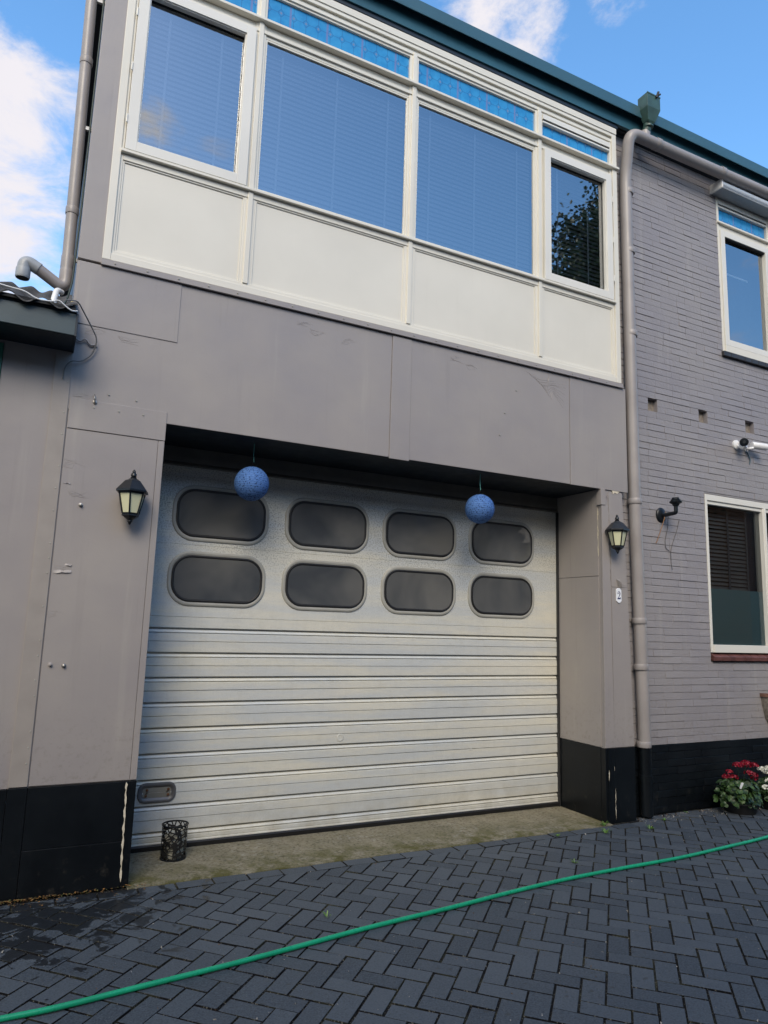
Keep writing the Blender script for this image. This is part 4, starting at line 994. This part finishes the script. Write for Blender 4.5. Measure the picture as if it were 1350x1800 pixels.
# bolts, hook on the left pier
for (x_, z_), lab in (((-.719, 2.269), 'small bare bolt stub on the grey pier left of the wall lantern'), ((-.723, 1.293), 'small bare bolt stub low on the left grey pier'), ((-.798, 1.300), 'painted over bolt head near the seam of the left pier')):
    b_ = MB(); b_.lathe([(.014, 0), (.013, .004), (.008, .005), (.008, .018), (.005, .020), (0, .020)], (x_, -.001, z_), 12, axis='Y')
    tag(b_.build('bolt', m_steel if x_ > -.75 else m_grey, loc=(x_, 0, z_), smooth=40), lab, 'bolt', 'bolts on the left pier')
b_ = MB(); b_.tube(fillet([(-.704, .0, 2.985), (-.704, -.03, 2.97), (-.702, -.034, 2.945), (-.695, -.012, 2.925)], .015, 5), .0045, 8); b_.lathe([(.013, 0), (.012, .006), (0, .008)], (-.698, -.006, 2.935), 12, axis='Y')
tag(b_.build('wall_hook', m_steel, smooth=60, loc=(-.70, 0, 2.95)), 'small metal hook above the black line over the left pier', 'hook')

# ------------------------------------------------------------------ plants
def leafmat(name, a, b):
    t = NT(name); at = t.n('ShaderNodeAttribute', attribute_name='rnd').outputs['Fac']; c = t.mix(at, a, b)
    return t.pbr(c, .45, 0, None, .4, **{'Subsurface Weight': 0.0})
m_leaf = leafmat('geranium_leaf', (.008, .024, .008), (.05, .10, .025)); m_red = leafmat('red_petal', (.10, .001, .010), (.30, .004, .022)); m_wht = leafmat('white_petal', (.55, .56, .45), (.80, .80, .74))
m_dry = leafmat('dry_stem', (.08, .05, .015), (.22, .13, .05)); m_weed = leafmat('weed_leaf', (.05, .12, .015), (.14, .26, .05))
def leaf(mb, c, r_, nrm, mi=0, n=7, cup=.25):
    nrm = Vector(nrm).normalized(); a = nrm.orthogonal().normalized(); b = nrm.cross(a); ph = random.uniform(0, 6.3)
    vs = [Vector(c)]
    for k in range(n):
        t = ph + 2*math.pi*k/n; rr = r_*random.uniform(.82, 1.1); vs.append(Vector(c)+(a*math.cos(t)+b*math.sin(t))*rr + nrm*cup*r_*random.uniform(.6, 1.2))
    mb.add(vs, [(0, 1+k, 1+(k+1) % n) for k in range(n)], mi, random.uniform(.02, 1))
def rv(s=1): return Vector((random.gauss(0, s), random.gauss(0, s), random.gauss(0, s)))
def potted(loc, label, cx, rx, ry, hz, heads, petal, group, dry=False):
    T = thing('potted_plant', loc, label, 'potted plant', group); x, y, z = loc
    p = MB(); p.lathe([(0, .002), (.13, .002), (.155, .07), (.17, .10), (.178, .10), (.176, .088), (.16, .085), (0, .085)], loc, 28); p.build('pot', m_rubber, T, smooth=40)
    f = MB()
    for _ in range(520):
        a = random.uniform(0, 2*math.pi); q = random.random()**.5; h = .07 + (hz-.07)*random.random()**.8; sp = 1-.45*((h-.05)/hz)**2
        c = (x+cx+rx*q*sp*math.cos(a), y+ry*q*sp*math.sin(a), z+h); leaf(f, c, random.uniform(.012, .030), (math.cos(a)*.6, math.sin(a)*.6-.35, .8)+0*rv() if False else Vector((math.cos(a)*.6, math.sin(a)*.6-.35, .8))+rv(.35))
    for _ in range(60):
        a = random.uniform(0, 2*math.pi); f.tube([(x+cx*.3, y, z+.08), (x+cx+rx*.6*math.cos(a), y+ry*.6*math.sin(a), z+.08+hz*.7*random.random())], .0022, 5)
    f.build('foliage', m_leaf, T, recalc=False)
    st = MB()
    for hx, hy, hzz, hr in heads:
        fm = MB(); c0 = Vector((x+hx, y+hy, z+hzz)); st.tube(fillet([(x+cx+hx*.3, y, z+hz*.4), c0-Vector((hx*.1, 0, .08)), c0], .04, 4), .0022, 5)
        for _ in range(int(42*hr/.04)):
            d_ = rv().normalized(); d_.z = abs(d_.z)*.8 - .15; c1 = c0+Vector((d_.x*hr*1.15, d_.y*hr, d_.z*hr*.8)); leaf(fm, c1, random.uniform(.008, .013), d_+rv(.3), 0, 5, .3)
        fm.build('flower_head', petal, T, recalc=False)
    st.build('stems', m_leaf, T, recalc=False)
    if dry:
        dd = MB()
        for _ in range(70):
            p0_ = Vector((x-.12+random.uniform(-.05, .06), y-.14+random.uniform(-.03, .03), z+random.uniform(.04, .16))); dd.tube([p0_, p0_+rv(.02)+Vector((0, -.01, -.02)), p0_+rv(.035)+Vector((.01, -.02, -.05))], .0016, 4)
        dd.build('dry_stems', m_dry, T, recalc=False)
    return T
T1 = potted((5.07, -.13, 0), 'pot of red flowering geraniums at the foot of the black brick plinth', -.02, .23, .20, .27,
       [(-.19, -.02, .325, .034), (-.10, -.03, .315, .034), (-.06, .05, .345, .03), (.0, .0, .41, .042), (.07, -.03, .43, .04), (.12, .02, .40, .045), (.19, -.02, .40, .042), (.06, -.06, .35, .034), (.13, -.06, .325, .034), (.16, -.04, .29, .03)], m_red, 'flower pots by the brick plinth')
l_ = MB(); l_.add([(4.905, -.26, .245), (4.925, -.262, .238), (4.955, -.268, .285), (4.940, -.266, .295), (4.922, -.264, .290)], [(0, 1, 2, 3, 4)]); l_.build('plant_label', m_whitepl, T1, recalc=False)
potted((5.52, -.16, 0), 'pot of white flowers with dry stems right of the red geraniums', .02, .22, .18, .25,
       [(-.20, -.03, .37, .034), (-.12, -.03, .34, .034), (-.05, .0, .36, .04), (.04, -.02, .34, .045), (.10, -.03, .30, .04), (-.16, -.07, .27, .034), (-.22, -.08, .22, .034), (-.10, -.09, .20, .034), (.05, -.1, .23, .035), (.18, -.05, .30, .04)], m_wht, 'flower pots by the brick plinth', True)
# wall basket at the right edge of the photograph
WB = thing('wall_planter', (6.05, YB, .62), 'dark wall planter with a red brown rim at the right edge above the flowers', 'planter')
w = MB(); w.lathe([(.05, .60), (.16, .66), (.25, .78), (.295, .93), (.30, 1.0)], (6.05, YB-.004, 0), 18, a0=math.pi, a1=2*math.pi, sy=.55); w.build('basket', plain('grey_basket', (.16, .14, .12), .7, var=.4, sc=30), WB, smooth=60)
w = MB(); w.lathe([(.285, .995), (.315, .995), (.318, 1.028), (.285, 1.03), (.285, .995)], (6.05, YB-.004, 0), 18, a0=math.pi, a1=2*math.pi, sy=.55); w.build('rim', m_woodcap, WB, smooth=30)
w = MB(); w.lathe([(0, 1.0), (.288, 1.0)], (6.05, YB-.004, 0), 18, a0=math.pi, a1=2*math.pi, sy=.55); w.build('soil', m_joint, WB)

# weeds
def weed(loc, s_, n, label):
    f = MB(); x, y = loc
    for _ in range(n):
        a = random.uniform(0, 2*math.pi); l = s_*random.uniform(.4, 1); up = random.uniform(.35, 1.1)*l; w_ = .0035
        d_ = Vector((math.cos(a), math.sin(a), 0)); sd_ = d_.cross(Vector((0, 0, 1)))*w_; b0 = Vector((x, y, .0))+d_*.006; m0 = b0+d_*l*.5+Vector((0, 0, up*.8)); e0 = b0+d_*l+Vector((0, 0, up*.75))
        f.add([b0-sd_*.4, b0+sd_*.4, m0+sd_, m0-sd_, e0], [(0, 1, 2, 3), (3, 2, 4)], 0, random.uniform(.02, 1))
    tag(f.build('weed', m_weed, recalc=False, loc=(x, y, 0)), label, 'weed', 'weeds growing in the joints of the paving')
weed((3.50, -.04), .05, 24, 'weed tuft at the right corner of the threshold against the black pilaster'); weed((3.36, -.20), .05, 26, 'tall fresh green weed just in front of the right pilaster corner')
weed((3.80, -.25), .045, 20, 'green weed in the joints before the base of the drainpipe'); weed((2.93, -.13), .03, 16, 'faint weed where the threshold meets the pavers near the right end')
weed((2.62, -.67), .035, 18, 'isolated weed between pavers above the green hose'); weed((.686, -.86), .035, 9, 'dry thin weed in a paver joint just above the hose at left'); weed((4.14, -.09), .03, 14, 'small weed against the black brick plinth right of the drainpipe')
weed((4.55, .03), .025, 10, 'tiny weed between the drainpipe foot and the flower pots')
# loose grit: countless small bits
gr = MB()
for _ in range(1300):
    if random.random() < .55: x_, y_ = random.uniform(3.9, 6.2), .04-abs(random.gauss(0, .10))
    else: x_, y_ = random.uniform(-1.2, 6), -.16-random.random()*2.6
    s_ = random.uniform(.0015, .0045); v0 = [Vector((x_, y_, .001))+rv(s_) for _ in range(4)]; gr.add(v0, [(0, 1, 2), (0, 2, 3), (0, 3, 1), (1, 3, 2)], random.choice((0, 0, 1)))
tag(gr.build('grit', [plain('pale_grit', (.35, .33, .3), .9), plain('brown_grit', (.13, .08, .05), .9)], recalc=False), 'scattered pale grit and crumbs on the dark pavers', 'grit', kind='stuff')

# ------------------------------------------------------------------ across the yard (tree mirrored in the glass, added terraces)
TR = thing('garden_tree', (14.4, -9.8, 0), 'dark leafy tree mirrored in the right casement of the white window strip', 'tree')
base = Vector((14.1, -9.8, 0)); t_ = MB(); t_.tube([base, base+Vector((.1, .1, 3)), base+Vector((0, .2, 8)), base+Vector((-.3, 0, 13.4))], [.34, .27, .18, .04], 12)
limbs = []
for k in range(34):
    a = random.uniform(0, 6.28); h = random.uniform(2.6, 12.6); l = min(1.8, (15.2-h)*.6+.3); e = base+Vector((math.cos(a)*l, math.sin(a)*l, h+l*.35)); limbs.append(e); t_.tube([base+Vector((0, .1, h*.9)), base+Vector((math.cos(a)*l*.5, math.sin(a)*l*.5, h+l*.2)), e], [.07, .04, .012], 6)
t_.build('trunk', plain('bark', (.06, .045, .035), .9, bump=.6), TR)
f = MB()
for e in limbs + [base+Vector((-.4, 0, 14.5)), base+Vector((-.9, .2, 13.7)), base+Vector((.5, .3, 13.6)), base+Vector((-1.5, .1, 12.9)), base+Vector((-2.1, .3, 11.8)), base+Vector((-2.4, .3, 10.9))]:
    for _ in range(650):
        c = e+rv(.36); c.z += random.uniform(-.3, .25); leaf(f, c, random.uniform(.035, .075), rv(), 0, 5, .1)
for _ in range(30000):
    a = random.uniform(0, 6.28); h = random.uniform(2.2, 13.6); l = min(2.15, (14.0-h)*.8+.25)*random.random()**.45; leaf(f, base+Vector((math.cos(a)*l, math.sin(a)*l, h)), random.uniform(.11, .17), rv(), 0, 5, .1)
for _ in range(9000):
    a = random.uniform(0, 6.28); h = random.uniform(2.2, 13.2); l = .8*min(2.3, (13.8-h)*.8+.2)*random.random()**.5; leaf(f, base+Vector((math.cos(a)*l, math.sin(a)*l, h)), random.uniform(.24, .36), rv(), 0, 6, .05)
f.build('crown', leafmat('tree_leaf', (.012, .03, .010), (.04, .08, .022)), TR, recalc=False)
def brickmat():
    t = NT('brown_brick'); x = t.n('ShaderNodeTexBrick'); t.put(x.inputs['Vector'], t.map((1, 1, 1), None, (0, 0, 0), (R(90), 0, 0))); x.inputs['Scale'].default_value = 4
    x.inputs['Color1'].default_value = (.12, .065, .045, 1); x.inputs['Color2'].default_value = (.17, .09, .06, 1); x.inputs['Mortar'].default_value = (.2, .18, .16, 1)
    return t.pbr(x.outputs[0], .8)
m_bb = brickmat(); m_rt = plain('dark_roof_tiles', (.06, .05, .05), .7, var=.3, bump=.5); m_bf = plain('brown_window_frame', (.05, .035, .03), .5)
for hx0, hx1, lab in ((-24, 10.6, 'long brown brick terrace added across the yard to block low sky, faintly mirrored in the garage door windows'), (18.4, 46, 'second brown brick terrace added across the yard to block low sky beyond the mirrored tree')):
    NH = thing('added_terrace', ((hx0+hx1)/2, -9, 0), lab, 'house')  # houses added to shut out low sky and sun from the lower facade
    w = MB(); w.box(hx0, hx1, -19, -9, 0, 6.3); w.build('wall', m_bb, NH)
    w = MB(); w.add([(hx0-.4, -8.7, 6.2), (hx1+.4, -8.7, 6.2), (hx1+.4, -14, 8.6), (hx0-.4, -14, 8.6), (hx0-.4, -19.3, 6.2), (hx1+.4, -19.3, 6.2)], [(0, 1, 2, 3), (3, 2, 5, 4), (0, 3, 4), (1, 5, 2), (0, 4, 5, 1)]); w.build('roof', m_rt, NH)
    x0 = hx0+2
    while x0 < hx1-3:
        for zz in (.9, 3.7):
            w = MB(); w.box(x0, x0+1.8, -9.0, -8.94, zz, zz+1.5); w.box(x0+.08, x0+.86, -8.94, -8.935, zz+.08, zz+1.42, 1); w.box(x0+.94, x0+1.72, -8.94, -8.935, zz+.08, zz+1.42, 1); w.build('window', [m_bf, m_rubber], NH)
        x0 += 6.1
